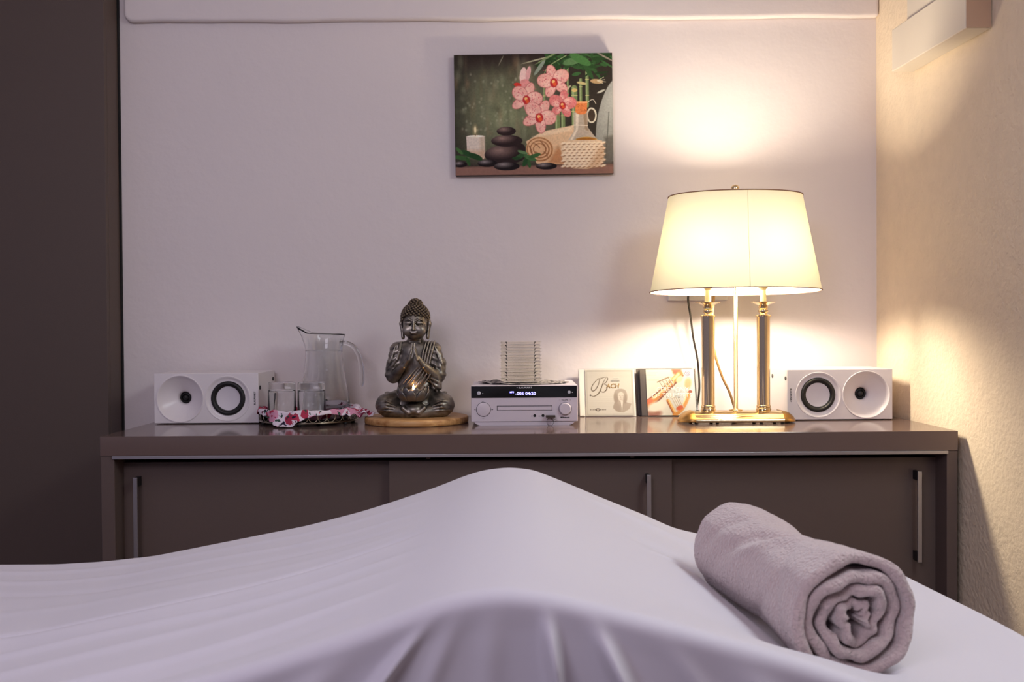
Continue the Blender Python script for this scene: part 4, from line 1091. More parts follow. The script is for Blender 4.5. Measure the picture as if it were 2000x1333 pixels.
# crossed legs
for s in (-1, 1):
    cx = 535 + s * 248
    S.ell(Q(cx, 1083, -0.018), (0.0285, 0.031, 0.0262), k=0.006, rot=('Z', s * 0.35), disp=fold(s * 260, 330, 0.0007, 0.5, 0.6))
    S.cap(Q(535 + s * 170, 1030, 0.0), Q(535 + s * 250, 1075, -0.018), 0.021, 0.024, k=0.010)
    S.cap(Q(cx, 1120, -0.028), Q(535 + s * 60, 1150, -0.046), 0.0165, 0.0115, k=0.006)
    for j in range(4):
        a0 = -0.5 + j * 0.32
        S.path([Q(cx + s * -80, 1060 + 24 * j, -0.046), Q(cx + s * 0, 1035 + 30 * j, -0.0495), Q(cx + s * 70, 1045 + 26 * j, -0.040)], [0.0003, 0.0006, 0.0002], k=0.004)
    S.ell(Q(535 + s * 265, 975, 0.004), (0.007, 0.007, 0.0035), k=0.003)
# lap cloth
S.ell(Q(535, 1120, -0.040), (0.0265, 0.020, 0.0165), k=0.006)
S.cap(Q(440, 1100, -0.052), Q(520, 1165, -0.058), 0.0045, 0.004, k=0.003); S.cap(Q(630, 1100, -0.052), Q(560, 1165, -0.058), 0.0045, 0.004, k=0.003)
S.ell(Q(540, 1170, -0.066), (0.018, 0.012, 0.0075), k=0.003, cut=True)
# neck and head
S.cap(Q(535, 520, 0.006), Q(535, 440, 0.002), 0.0195, 0.0180, k=0.004)
for cy in (482, 500): S.cap(Q(490, cy, -0.012), Q(580, cy, -0.012), 0.0030, 0.0030, k=0.002)
HYo = -0.004
S.ell(Q(537, 330, HYo), (0.0290, 0.0290, 0.0350), k=0.003)
S.ell(Q(537, 395, HYo - 0.006), (0.0250, 0.0230, 0.0205), k=0.008)
S.ell(Q(533, 440, HYo - 0.018), (0.0085, 0.0070, 0.0060), k=0.006)
fy = HYo - 0.0285
# nose, brow, lids, lips
S.path([Q(533, 305, fy + 0.0005), Q(533, 350, fy - 0.0028), Q(533, 382, fy - 0.0058)], [0.0014, 0.0019, 0.0030], k=0.002)
for s in (-1, 1):
    S.ell(Q(533 + s * 10, 386, fy - 0.0020), (0.0020, 0.0022, 0.0016), k=0.001)
    S.ell(Q(533 + s * 50, 333, fy + 0.0035), (0.0100, 0.0050, 0.0050), k=0.0018, cut=True)
    S.ell(Q(533 + s * 50, 325, fy + 0.0055), (0.0084, 0.0056, 0.0046), k=0.001)
    S.path([Q(533 + s * 15, 306, fy + 0.0002), Q(533 + s * 48, 288, fy + 0.0004), Q(533 + s * 92, 306, fy + 0.0065)], [0.0013, 0.0017, 0.0010], k=0.0013)
    S.path([Q(533 + s * 18, 337, fy + 0.0018), Q(533 + s * 50, 342, fy + 0.0002), Q(533 + s * 84, 334, fy + 0.0050)], 0.0009, k=0.0006, cut=True)
    S.ell(Q(533 + s * 62, 395, fy + 0.007), (0.0115, 0.0080, 0.0120), k=0.006)
    # long-lobed ears
    S.path([Q(537 + s * 126, 290, 0.002), Q(537 + s * 133, 330, 0.001), Q(537 + s * 122, 390, 0.0), Q(537 + s * 115, 452, -0.001)], [0.0046, 0.0062, 0.0056, 0.0066], k=0.002, flat=(0.70, 1.25, 1.0))
S.cap(Q(508, 407, fy - 0.0002), Q(558, 407, fy - 0.0002), 0.0016, 0.0016, k=0.0016)
S.cap(Q(514, 418, fy - 0.0002), Q(552, 418, fy - 0.0002), 0.0019, 0.0019, k=0.0016)
S.cap(Q(510, 413, fy - 0.0028), Q(556, 413, fy - 0.0028), 0.0005, 0.0005, k=0.0004, cut=True)
S.ell(Q(533, 292, fy + 0.0008), (0.0011, 0.0011, 0.0011), k=0.0004)
# flat underside
S.put(lambda x, y, z: z + 0 * x + 0 * y, (-0.1, -0.1, -0.01), (0.1, 0.1, -0.002), k=0.0005, cut=True)
figure = S.mesh('figure', M_br, stat)
# curled hair
Hh = SDF((-0.042, -0.044, 0.170), (0.042, 0.044, 0.276), 0.0008)
Hh.ell(Q(537, 272, 0.002), (0.0322, 0.0315, 0.0330), k=0.002)
Hh.ell(Q(540, 165, 0.002), (0.0165, 0.0165, 0.0155), k=0.006)
Hh.ell(Q(535, 395, -0.026), (0.0300, 0.0300, 0.0350), k=0.002, cut=True)
Hh.put(lambda x, y, z: (z - (0.2325 + 0.0 * x) + np.abs(y + 0.030) * 0.0 + np.clip(y + 0.018, 0, 1) * 1.6) + 0 * x, (-0.05, -0.05, 0.15), (0.05, 0.05, 0.236), k=0.001, cut=True)
def bump(c, r): Hh.ell(c, (r, r, r), k=0.0006)
c0 = np.array(Q(537, 272, 0.002)); rr3 = np.array((0.0322, 0.0315, 0.0330)); n_ = 210
for i in range(n_):
    z_ = 1 - 1.25 * (i + 0.5) / n_; ph_ = i * 2.399963
    q_ = math.sqrt(max(0, 1 - z_ * z_)); p_ = c0 + rr3 * np.array((q_ * math.cos(ph_), q_ * math.sin(ph_), z_))
    lim = 0.2345 - max(0, p_[1] + 0.018) * 1.6
    if p_[2] > lim: bump(p_, 0.0033)
c1 = np.array(Q(540, 165, 0.002)); n_ = 44
for i in range(n_):
    z_ = 1 - 1.2 * (i + 0.5) / n_; ph_ = i * 2.399963; q_ = math.sqrt(max(0, 1 - z_ * z_))
    bump(c1 + 0.0162 * np.array((q_ * math.cos(ph_), q_ * math.sin(ph_), z_ * 0.95)), 0.0032)
tag(Hh.mesh('curled_hair', M_hair, stat), 'dark curled hair with a top knot')
# lotus bowl
lc = Q(530, 1035, -0.050)
bowl = obj('lotus_bowl', lathebm([(0.0, 0.0), (0.018, 0.001), (0.027, 0.009), (0.0305, 0.020), (0.0290, 0.0215), (0.024, 0.014), (0.0, 0.012)], n=40), M_lotus, stat, loc=lc, smooth=True)
def petal(w, h, r, tilt):
    nu, nv = 9, 11; V = np.zeros((nu, nv, 3))
    for i in range(nu):
        for j in range(nv):
            u = i / (nu - 1) * 2 - 1; v = j / (nv - 1)
            ww = w * math.sin(PI * min(1, 0.22 + v * 0.78)) ** 0.7 * (1 if v < 0.999 else 0.05)
            rad = r + tilt * math.sin(v * PI / 2) + 0.0022 * (1 - u * u) * math.sin(v * PI)
            V[i, j] = (rad, u * ww, v * h)
    return V
for ring_, (n_, w_, h_, r_, tl) in enumerate(((9, 0.0112, 0.0330, 0.0240, 0.0125), (9, 0.0118, 0.0265, 0.0255, 0.0135))):
    base_p = grid_mesh('petal', petal(w_, h_, r_, tl), M_lotus, bowl)
    md = base_p.modifiers.new('thickness', 'SOLIDIFY'); md.thickness = 0.0013
    for i in range(n_):
        o = base_p if i == 0 else base_p.copy()
        if i: COL.objects.link(o); o.parent = bowl
        o.rotation_euler = (0, 0, 2 * PI * (i + 0.5 * ring_) / n_ + 0.15)
# tea light standing in the bowl
fl = Vector((bc.x + lc[0] + 0.001, BYc + lc[1], TZ + 0.0157 + lc[2] + 0.0125))
t = thing('tea_light', fl, 'burning tea light in the lotus bowl of the statue', 'candle')
obj('cup', lathebm([(0, 0), (0.0175, 0), (0.0178, 0.0125), (0.0170, 0.0125), (0.0168, 0.001), (0, 0.001)], n=32), M_alu, t, autos=40)
m = mat('candle_wax', (240, 210, 180), 0.4); m.node_tree.nodes['Principled BSDF'].inputs['Subsurface Weight'].default_value = 0.4
obj('wax', lathebm([(0, 0.0012), (0.0164, 0.0012), (0.0164, 0.0095), (0.010, 0.0088), (0, 0.0085)], n=32), m, t, autos=40)
obj('wick', tubebm([(0, 0, 0.008), (0, 0, 0.0130), (0.0006, 0, 0.0145)], 0.0006, n=6), M_rub, t)
obj('flame', lathebm([(0, 0.0125), (0.0014, 0.0140), (0.0022, 0.0165), (0.0019, 0.0195), (0.0009, 0.0235), (0, 0.027)], n=16), emit('candle_flame', (1.0, 0.52, 0.20), 42.0), t, smooth=True)
# ------------------------------------------------------------------ flat prints painted procedurally into a colour attribute
class Ras:
    def __init__(s, w, h, k, base):
        """w x h in design units, k samples per unit"""
        s.W, s.H = int(w * k), int(h * k); s.k = k
        s.X, s.Y = np.meshgrid((np.arange(s.W) + 0.5) / k, (np.arange(s.H) + 0.5) / k)
        s.c = np.ones((s.H, s.W, 3)) * np.array(base, float)
    def lay(s, a, col):
        a = np.clip(a, 0, 1)[..., None]; col = np.array(col, float)
        s.c = s.c * (1 - a) + col * a
    def cov(s, d, soft): return np.clip(0.5 - d / max(soft, 1.0 / s.k), 0, 1)
    def ell(s, cx, cy, rx, ry, col, rot=0.0, soft=0, a=1.0, hi=None):
        c_, n_ = math.cos(rot), math.sin(rot); x = s.X - cx; y = s.Y - cy
        u = (x * c_ + y * n_) / rx; v = (-x * n_ + y * c_) / ry
        q = np.sqrt(u * u + v * v); d = (q - 1) * min(rx, ry)
        cc = np.array(col, float)
        if hi is not None:
            t = np.clip(1 - np.hypot(u + 0.30, v + 0.45) / 0.95, 0, 1)[..., None]; cc = cc * (1 - t) + np.array(hi, float) * t
        s.lay(s.cov(d, soft) * a, cc)
    def poly(s, pts, col, soft=0, a=1.0):
        d = np.full(s.X.shape, 1e9); ins = np.zeros(s.X.shape, bool)
        for i in range(len(pts)):
            x0, y0 = pts[i]; x1, y1 = pts[(i + 1) % len(pts)]; ex, ey = x1 - x0, y1 - y0
            t = np.clip(((s.X - x0) * ex + (s.Y - y0) * ey) / max(ex * ex + ey * ey, 1e-9), 0, 1)
            d = np.minimum(d, np.hypot(s.X - x0 - t * ex, s.Y - y0 - t * ey))
            cr = ((y0 > s.Y) != (y1 > s.Y)) & (s.X < ex * (s.Y - y0) / (ey if abs(ey) > 1e-9 else 1e-9) + x0); ins ^= cr
        s.lay(s.cov(np.where(ins, -d, d), soft) * a, col)
    def line(s, pts, w, col, soft=0, a=1.0, smooth=True):
        if smooth and len(pts) > 2: pts = [(p.x, p.y) for p in catmull([(x, y, 0) for x, y in pts], 6)]
        n = len(pts); d = np.full(s.X.shape, 1e9)
        for i in range(n - 1):
            x0, y0 = pts[i]; x1, y1 = pts[i + 1]; ex, ey = x1 - x0, y1 - y0
            t = np.clip(((s.X - x0) * ex + (s.Y - y0) * ey) / max(ex * ex + ey * ey, 1e-9), 0, 1)
            ww = w if not isinstance(w, (list, tuple)) else w[0] + (w[1] - w[0]) * math.sin(PI * (i + 0.5) / (n - 1))
            d = np.minimum(d, np.hypot(s.X - x0 - t * ex, s.Y - y0 - t * ey) - ww / 2)
        s.lay(s.cov(d, soft) * a, col)
    def noise(s, sc, amp, seed=1, mask=1.0):
        s.c = s.c * (1 + amp * (vnoise(s.X * sc + 9, s.Y * sc + 9, seed) - 0.5)[..., None] * 2 * (mask if np.isscalar(mask) else mask[..., None]))
    def plane(s, name, w, h, m, parent, bend=None):
        """a sheet w x h in the local XZ plane, centred, facing -Y"""
        c = np.clip(s.c, 0, 255) / 255.0; lin = np.where(c <= 0.04045, c / 12.92, ((c + 0.055) / 1.055) ** 2.4)
        V = np.zeros((s.W, s.H, 3)); xs = np.linspace(-w / 2, w / 2, s.W); zs = np.linspace(h / 2, -h / 2, s.H)
        V[..., 0] = xs[:, None]; V[..., 2] = zs[None, :]
        o = grid_mesh(name, V[:, ::-1], m, parent, smooth=False, ink=lin.transpose(1, 0, 2)[:, ::-1])
        return o

# ---- canvas with candle, stones, orchids, towel and bottle
def paint_canvas():
    r = Ras(1480, 1142, 0.31, (70, 66, 56)); X, Y = r.X, r.Y
    g = np.clip(1 - np.hypot((X - 470) / 620, (Y - 560) / 560), 0, 1) ** 0.9
    r.lay(g * 1.0, (134, 142, 108))
    r.lay(np.clip((200 - Y) / 200, 0, 1), (44, 34, 32)); r.lay(np.clip((170 - X) / 200, 0, 1) * 0.7, (44, 44, 36)); r.lay(np.clip((X - 900) / 200, 0, 1) * 0.82, (42, 36, 33))
    R2 = np.random.default_rng(4)
    for i in range(130):
        x = R2.uniform(10, 760); y = R2.uniform(60, 760); q = R2.random()
        col = [(168, 170, 140), (96, 104, 76), (60, 56, 44), (150, 120, 92)][R2.integers(4)]
        r.ell(x, y, R2.uniform(6, 26), R2.uniform(20, 80), col, soft=30, a=0.30 * q + 0.05)
    for i in range(46): r.ell(R2.uniform(30, 640), R2.uniform(180, 720), 9, 11, (196, 198, 172), soft=14, a=0.35)
    # grey stone and dark water at the right
    r.ell(1480, 640, 150, 420, (146, 146, 138), rot=0.18, soft=6, hi=(176, 176, 168)); r.line([(1440, 560), (1425, 760), (1405, 1000)], 8, (90, 90, 84), soft=8)
    r.poly([(1395, 800), (1480, 780), (1480, 1142), (1380, 1142)], (84, 80, 74), soft=30, a=0.75)
    # bamboo and leaves
    for x, y0, y1, w_ in ((960, 500, 740, 46), (1012, 520, 740, 38), (1120, 330, 700, 54), (1180, 250, 560, 26), (1060, 120, 420, 20), (1240, 180, 500, 30), (840, 330, 560, 20)):
        r.line([(x, y0), (x, y1)], w_, (118, 136, 88), soft=4, smooth=False); r.line([(x - w_ * .22, y0), (x - w_ * .22, y1)], w_ * .25, (168, 182, 134), soft=8, smooth=False)
        for yy in range(y0 + 70, y1, 150): r.line([(x - w_ / 2, yy), (x + w_ / 2, yy)], 6, (214, 200, 140), soft=3, smooth=False)
    r.ell(1122, 350, 26, 18, (220, 190, 120))
    def leaf(x, y, L, w_, a, col, soft=4, al=1.0): r.ell(x, y, L, w_, col, rot=a, soft=soft, a=al)
    for i in range(64):
        x = R2.uniform(840, 1440); y = R2.uniform(0, 250) * (0.5 + 0.5 * R2.random()); g_ = R2.uniform(0.6, 1.15)
        leaf(x, y, R2.uniform(36, 100), R2.uniform(7, 22), R2.uniform(-0.9, 1.3), (52 * g_, 88 * g_, 48 * g_))
    for (x, y, L, w_, a, c) in ((1110, 75, 95, 34, -0.25, (92, 128, 82)), (1180, 60, 110, 38, 0.5, (74, 120, 66)), (800, 130, 90, 18, -0.95, (140, 152, 136)), (770, 60, 130, 7, -0.25, (170, 168, 140)),
                              (890, 30, 150, 9, -0.5, (120, 140, 96)), (1020, 210, 16, 70, 0.1, (150, 160, 120)), (1410, 40, 100, 8, 0.5, (150, 140, 124)), (440, 60, 50, 5, -1.1, (124, 120, 104)), (1060, 330, 40, 10, -0.7, (190, 186, 150)), (1370, 365, 40, 10, -0.4, (190, 188, 172)), (1190, 285, 46, 14, 0.2, (200, 186, 130)), (1330, 270, 60, 22, 0.1, (182, 152, 110))):
        leaf(x, y, L, w_, a, c)
    for dx, dy in ((70, -10), (60, -34), (78, 12), (52, 26)): r.line([(1335, 265), (1335 + dx, 265 + dy)], 5, (216, 206, 176), smooth=False)
    # ground: woven mat
    r.poly([(0, 1060), (1480, 1050), (1480, 1142), (0, 1142)], (140, 104, 92), soft=10)
    band = (Y > 1060); r.c *= 1 + (0.10 * np.sin(X * 0.42) * np.sin(Y * 0.55) * band)[..., None]
    r.lay(np.clip((Y - 1020) / 60, 0, 1) * np.clip((1075 - Y) / 30, 0, 1) * 0.7, (52, 38, 36))
    # candle
    r.ell(192, 775, 85, 14, (250, 236, 214)); r.poly([(106, 775), (276, 775), (278, 970), (262, 990), (112, 972)], (226, 212, 196), soft=3)
    r.poly([(230, 780), (276, 776), (278, 980), (240, 985)], (208, 184, 156), soft=30, a=0.7); r.poly([(106, 900), (276, 910), (270, 985), (110, 975)], (196, 152, 118), soft=40, a=0.55)
    r.ell(192, 773, 74, 9, (250, 244, 228)); r.line([(192, 770), (191, 742)], 5, (50, 36, 30), smooth=False); r.ell(190, 712, 10, 34, (255, 246, 206), soft=6); r.ell(190, 718, 22, 50, (255, 220, 150), soft=26, a=0.35)
    # rolled towel
    r.poly([(660, 830), (820, 735), (1110, 680), (1120, 720), (1060, 1000), (1050, 1050), (760, 1040)], (226, 190, 150), soft=6)
    r.poly([(720, 790), (860, 735), (1100, 690), (1090, 730), (880, 770)], (242, 218, 184), soft=24, a=0.8); r.poly([(860, 1040), (960, 880), (1060, 1000), (1050, 1050)], (186, 124, 80), soft=40, a=0.8)
    r.ell(790, 905, 128, 118, (216, 170, 124), rot=0.25, soft=4)
    for rad in (1.0, 0.76, 0.52): r.ell(790, 905, 122 * rad, 112 * rad, (160, 108, 70), rot=0.25, soft=5); r.ell(788, 903, 122 * rad - 11, 112 * rad - 11, (226, 182, 138), rot=0.25, soft=5)
    for (x0, y0, x1, y1) in ((740, 850, 790, 890), (800, 830, 850, 900), (750, 930, 800, 960), (830, 930, 860, 970), (690, 870, 720, 960)): r.line([(x0, y0), ((x0 + x1) / 2 + 8, (y0 + y1) / 2), (x1, y1)], 9, (132, 84, 56), soft=6, a=0.8)
    # bottle in a wicker jacket
    r.ell(1278, 590, 48, 74, (214, 206, 184), soft=3); r.ell(1278, 590, 33, 58, (66, 54, 44), soft=3); r.line([(1236, 470), (1290, 440), (1320, 480)], 5, (230, 222, 200))
    r.poly([(1112, 560), (1244, 560), (1240, 700), (1290, 770), (1340, 830), (1030, 860), (1110, 740)], (196, 180, 160), soft=5, a=0.92)
    r.poly([(1130, 570), (1160, 570), (1150, 720), (1100, 820), (1060, 850), (1130, 720)], (236, 222, 200), soft=14, a=0.9); r.poly([(1200, 570), (1236, 570), (1236, 700), (1250, 740), (1215, 720)], (150, 126, 100), soft=14, a=0.8)
    r.ell(1225, 825, 100, 32, (206, 154, 66), soft=6); r.ell(1225, 812, 92, 13, (150, 96, 40), soft=4, a=0.9); r.line([(1112, 680), (1240, 686)], 5, (240, 230, 206), smooth=False)
    r.poly([(1124, 457), (1240, 457), (1234, 560), (1210, 580), (1160, 580), (1128, 560)], (226, 132, 76), soft=4); r.poly([(1124, 457), (1240, 457), (1238, 474), (1126, 474)], (246, 172, 116), soft=4)
    for i in range(18): r.ell(R2.uniform(1132, 1230), R2.uniform(480, 560), 6, 4, (182, 88, 46), soft=4, a=0.6)
    r.poly([(1030, 840), (1060, 822), (1330, 822), (1374, 830), (1392, 900), (1385, 1010), (1340, 1076), (1230, 1096), (1100, 1090), (1030, 1050), (992, 980), (990, 880)], (226, 196, 160), soft=4)
    for j in range(9):
        for i in range(9):
            x = 1012 + i * 46 + (j % 2) * 23; y = 850 + j * 27
            if 990 < x < 1390: r.ell(x, y, 27, 11, (246, 224, 192), rot=-0.28, soft=5); r.ell(x + 6, y + 12, 22, 4, (150, 106, 74), rot=-0.28, soft=4, a=0.9)
    r.poly([(1340, 900), (1392, 880), (1385, 1010), (1340, 1076), (1230, 1096)], (178, 130, 90), soft=50, a=0.45)
    # black stones
    dk, hl = (44, 33, 34), (150, 124, 116)
    r.ell(580, 900, 78, 62, dk, soft=4); r.ell(470, 950, 196, 90, dk, soft=3, hi=hl); r.ell(484, 820, 146, 56, dk, soft=3, hi=hl); r.ell(480, 728, 90, 42, dk, soft=3, hi=hl)
    for (x, y, a_, b_) in ((300, 1030, 92, 34), (480, 1060, 120, 40), (850, 1064, 98, 32), (50, 1036, 60, 28)): r.ell(x, y, a_, b_, (28, 22, 24), soft=3, hi=(150, 140, 138))
    # dark green leaves at the foot
    for (x, y, L, w_, a, c) in ((60, 975, 80, 20, 0.15, (58, 96, 52)), (120, 940, 70, 26, 0.5, (44, 78, 44)), (190, 965, 70, 26, 0.4, (40, 70, 40)), (120, 1010, 44, 16, 1.2, (48, 84, 44)), (40, 910, 46, 16, 0.8, (70, 108, 60)),
                              (610, 965, 66, 22, -0.5, (48, 84, 48)), (660, 1010, 60, 22, -1.1, (40, 74, 42)), (700, 985, 64, 20, 0.4, (72, 110, 66)), (740, 965, 60, 18, -0.3, (60, 98, 56)), (630, 930, 50, 14, 0.3, (92, 124, 84)), (690, 1040, 40, 16, 1.4, (54, 90, 50)), (570, 985, 40, 14, 0.0, (38, 66, 38))):
        leaf(x, y, L, w_, a, c, 3)
    # orchids
    def orchid(cx, cy, s_, rot, dark=False):
        pk = (236, 176, 164) if not dark else (222, 130, 126)
        for k in range(5):
            a = rot + k * 2 * PI / 5 - PI / 2; big = k in (1, 4)
            rr_ = s_ * (0.60 if big else 0.62)
            x = cx + rr_ * math.cos(a); y = cy + rr_ * math.sin(a)
            r.ell(x, y, s_ * 0.60, s_ * (0.52 if big else 0.36), (200, 116, 114), rot=a, soft=4); r.ell(x, y, s_ * 0.56, s_ * (0.48 if big else 0.32), pk, rot=a, soft=6, hi=(248, 206, 190))
            for q in range(16):
                t = R2.uniform(0.25, 1.05) * s_; a2 = a + R2.uniform(-0.5, 0.5); r.ell(cx + t * math.cos(a2), cy + t * math.sin(a2), 5, 5, (206, 92, 104), soft=4, a=0.65)
        r.ell(cx, cy + s_ * 0.12, s_ * 0.27, s_ * 0.33, (184, 50, 56), soft=6); r.ell(cx - s_ * 0.03, cy + s_ * 0.03, s_ * 0.12, s_ * 0.12, (244, 190, 120), soft=6); r.ell(cx + s_ * 0.06, cy + s_ * 0.22, s_ * 0.12, s_ * 0.14, (226, 92, 52), soft=5)
    r.line([(980, 60), (900, 110), (850, 170), (840, 260)], 8, (140, 160, 110)); r.line([(980, 60), (1050, 20)], 8, (150, 170, 120), smooth=False)
    r.ell(646, 210, 34, 84, (240, 204, 196), rot=0.1, soft=4); r.ell(692, 190, 22, 74, (226, 170, 168), rot=0.2, soft=4); r.ell(660, 280, 48, 40, (228, 150, 146), soft=4); r.ell(592, 292, 36, 20, (206, 60, 50), rot=0.2, soft=4)
    orchid(672, 420, 128, 0.35); orchid(930, 262, 132, -0.25); orchid(1008, 480, 112, 0.15, True); orchid(790, 590, 136, 0.5)
    r.noise(0.09, 0.05, 8)
    return r
cvY = WY - 0.021
c_tl, c_tr, c_bl, c_br = P(886, 108, cvY), P(1196, 102, cvY), P(890, 343, cvY), P(1198, 339, cvY)
cc_ = (c_tl + c_tr + c_bl + c_br) / 4
cw = ((c_tr - c_tl).length + (c_br - c_bl).length) / 2; chh = ((c_tr - c_br).length + (c_tl - c_bl).length) / 2
t = thing('canvas_print', (cc_.x, cvY, cc_.z), 'small canvas print of pink orchids, stacked black stones, a candle and a wicker bottle', 'picture')
t.rotation_euler = (0, -0.0075, 0)
M_cside = mat('canvas_edge_dark', (60, 46, 44), 0.8, bump=0.2, bscale=900)
obj('stretcher', boxbm(-cw / 2, cw / 2, 0.0003, 0.0205, -chh / 2, chh / 2), M_cside, t, bevel=0.0008)
pic = paint_canvas().plane('printed_front', cw - 0.0006, chh - 0.0006, attr_mat('canvas_ink', 0.6, bump=0.1, spec=0.1), t)

# ------------------------------------------------------------------ compact discs leaning on the wall
M_case = thin_clear('clear_styrene', (0.97, 0.97, 0.97), 1.0)
M_ink1 = attr_mat('booklet_ink', 0.35, spec=0.5)
M_traydark = mat('dark_disc_tray', (58, 46, 42), 0.4); M_traylight = mat('white_disc_tray', (232, 224, 214), 0.4)
def cd_case(x, y, lean, booklet, traym, label, dx=0.0, group=None, back=0.0, rz=0.0):
    """x, y: bottom left front corner; the case leans back"""
    t = thing('compact_disc_case', (x, y, TZ + 0.0005), label, 'cd case', group=group)
    t.rotation_euler = (-lean, 0, rz)
    W, H, D = 0.1420, 0.1245, 0.0100
    # hollow clear shell: front lid frame, edges, hinge strip
    obj('tray', boxbm(0.0015, W - 0.0015, 0.0042, 0.0092, 0.0015, H - 0.0015), traym, t, bevel=0.0004)
    tag(obj('spine_strip', boxbm(0.0022, 0.0125, 0.0022, 0.0042, 0.003, H - 0.003), traym, t, bevel=0.0003), 'ribbed hinge strip at the left edge of the case')
    lid = bmesh.new()
    for a in ((0.0, 0.0012, 0.0, D, 0.0, H), (W - 0.0012, W, 0.0, D, 0.0, H), (0.0012, W - 0.0012, 0.0, D, 0.0, 0.0012), (0.0012, W - 0.0012, 0.0, D, H - 0.0012, H)): box(lid, *a)
    obj('case_edge', lid, M_case, t)
    obj('lid', boxbm(0.0128, W - 0.0014, 0.0004, 0.0013, 0.0014, H - 0.0014), M_case, t)
    obj('hinge_cover', boxbm(0.0014, 0.0124, 0.0004, 0.0013, 0.0014, H - 0.0014), M_case, t)
    if booklet is not None:
        booklet.c *= 0.84
        b = booklet.plane('booklet', 0.1195, 0.1185, M_ink1, t); b.location = (0.0142 + 0.060 + 0.003, 0.0020, H / 2)
        return t, b
    return t, None
def bach():
    r = Ras(130, 129, 1.7, (224, 216, 202)); ink = (104, 88, 66)
    for e_ in (3.0, 5.0): 
        for p in (((e_, e_), (130 - e_, e_)), ((130 - e_, e_), (130 - e_, 129 - e_)), ((130 - e_, 129 - e_), (e_, 129 - e_)), ((e_, 129 - e_), (e_, e_))): r.line(list(p), 0.6, (168, 158, 140), smooth=False)
    for y in (16, 20, 72, 76, 82, 86, 92, 96, 102): r.line([(8, y), (76 if y > 60 else 120, y)], 0.4, (206, 198, 180), smooth=False)
    # swash initial: the loop, the stem and the two bowls
    r.line([(52, 22), (36, 26), (22, 40), (16, 54), (20, 60), (28, 55), (36, 40), (38, 28), (34, 24)], (0.6, 2.6), ink)
    r.line([(58, 20), (48, 38), (42, 54), (34, 68), (22, 75), (13, 72)], (0.6, 3.0), ink); r.ell(13, 72, 2.4, 2.4, (70, 58, 46))
    r.line([(58, 20), (61, 26), (56, 36), (48, 41)], (0.6, 2.2), ink); r.line([(48, 41), (57, 44), (58, 54), (50, 63), (43, 62), (40, 58)], (0.6, 2.6), ink); r.line([(40, 28), (50, 22), (58, 20)], (0.5, 1.4), ink)
    # engraved bust
    s1, s2 = (188, 172, 154), (150, 132, 116)
    r.poly([(72, 108), (76, 94), (86, 88), (104, 90), (122, 96), (116, 110), (100, 120), (84, 118)], s1, soft=1.2); r.poly([(72, 104), (78, 92), (88, 92), (92, 118), (80, 116)], s2, soft=3, a=0.35)
    r.ell(86, 76, 11, 19, s1, soft=1.5); r.ell(103, 76, 9, 18, s1, soft=1.5); r.ell(94, 63, 15, 9, (186, 172, 156), soft=1.5)
    r.ell(95, 76, 9, 13, (228, 216, 200), soft=1.5); r.ell(81, 82, 6, 14, s2, soft=3, a=0.5); r.ell(105, 83, 5, 13, s2, soft=3, a=0.5)
    r.line([(90, 73), (93, 73)], 0.9, s2, smooth=False); r.line([(97, 73), (100, 73)], 0.9, s2, smooth=False); r.line([(95, 75), (94, 80), (96, 80)], 0.7, s2); r.line([(92, 84), (98, 84)], 0.9, (160, 110, 96), smooth=False)
    r.poly([(93, 89), (100, 88), (97, 116), (95, 116)], (234, 224, 208), soft=1); r.line([(93, 92), (95, 116)], 0.7, s2, smooth=False); r.line([(101, 92), (97, 116)], 0.7, s2, smooth=False)
    for i in range(9): r.line([(74 + i * 5, 100 + (i % 3)), (76 + i * 5, 114 - abs(i - 4))], 0.4, s2, smooth=False, a=0.6)
    for i in range(5): r.line([(80 + 2 * i, 62 + 2 * i), (78 + 2 * i, 90)], 0.4, s2, smooth=False, a=0.6)
    # row of little marks at the foot
    for i, x in enumerate((12, 16, 20, 24, 40, 44, 48, 52)): r.ell(x, 112, 1.5, 1.3, (104, 90, 76))
    r.ell(32, 112, 6.2, 4.2, (70, 58, 50)); r.ell(32, 112, 3.4, 2.8, (206, 194, 176)); r.line([(32, 109), (32, 115)], 0.8, (60, 50, 44), smooth=False)
    return r
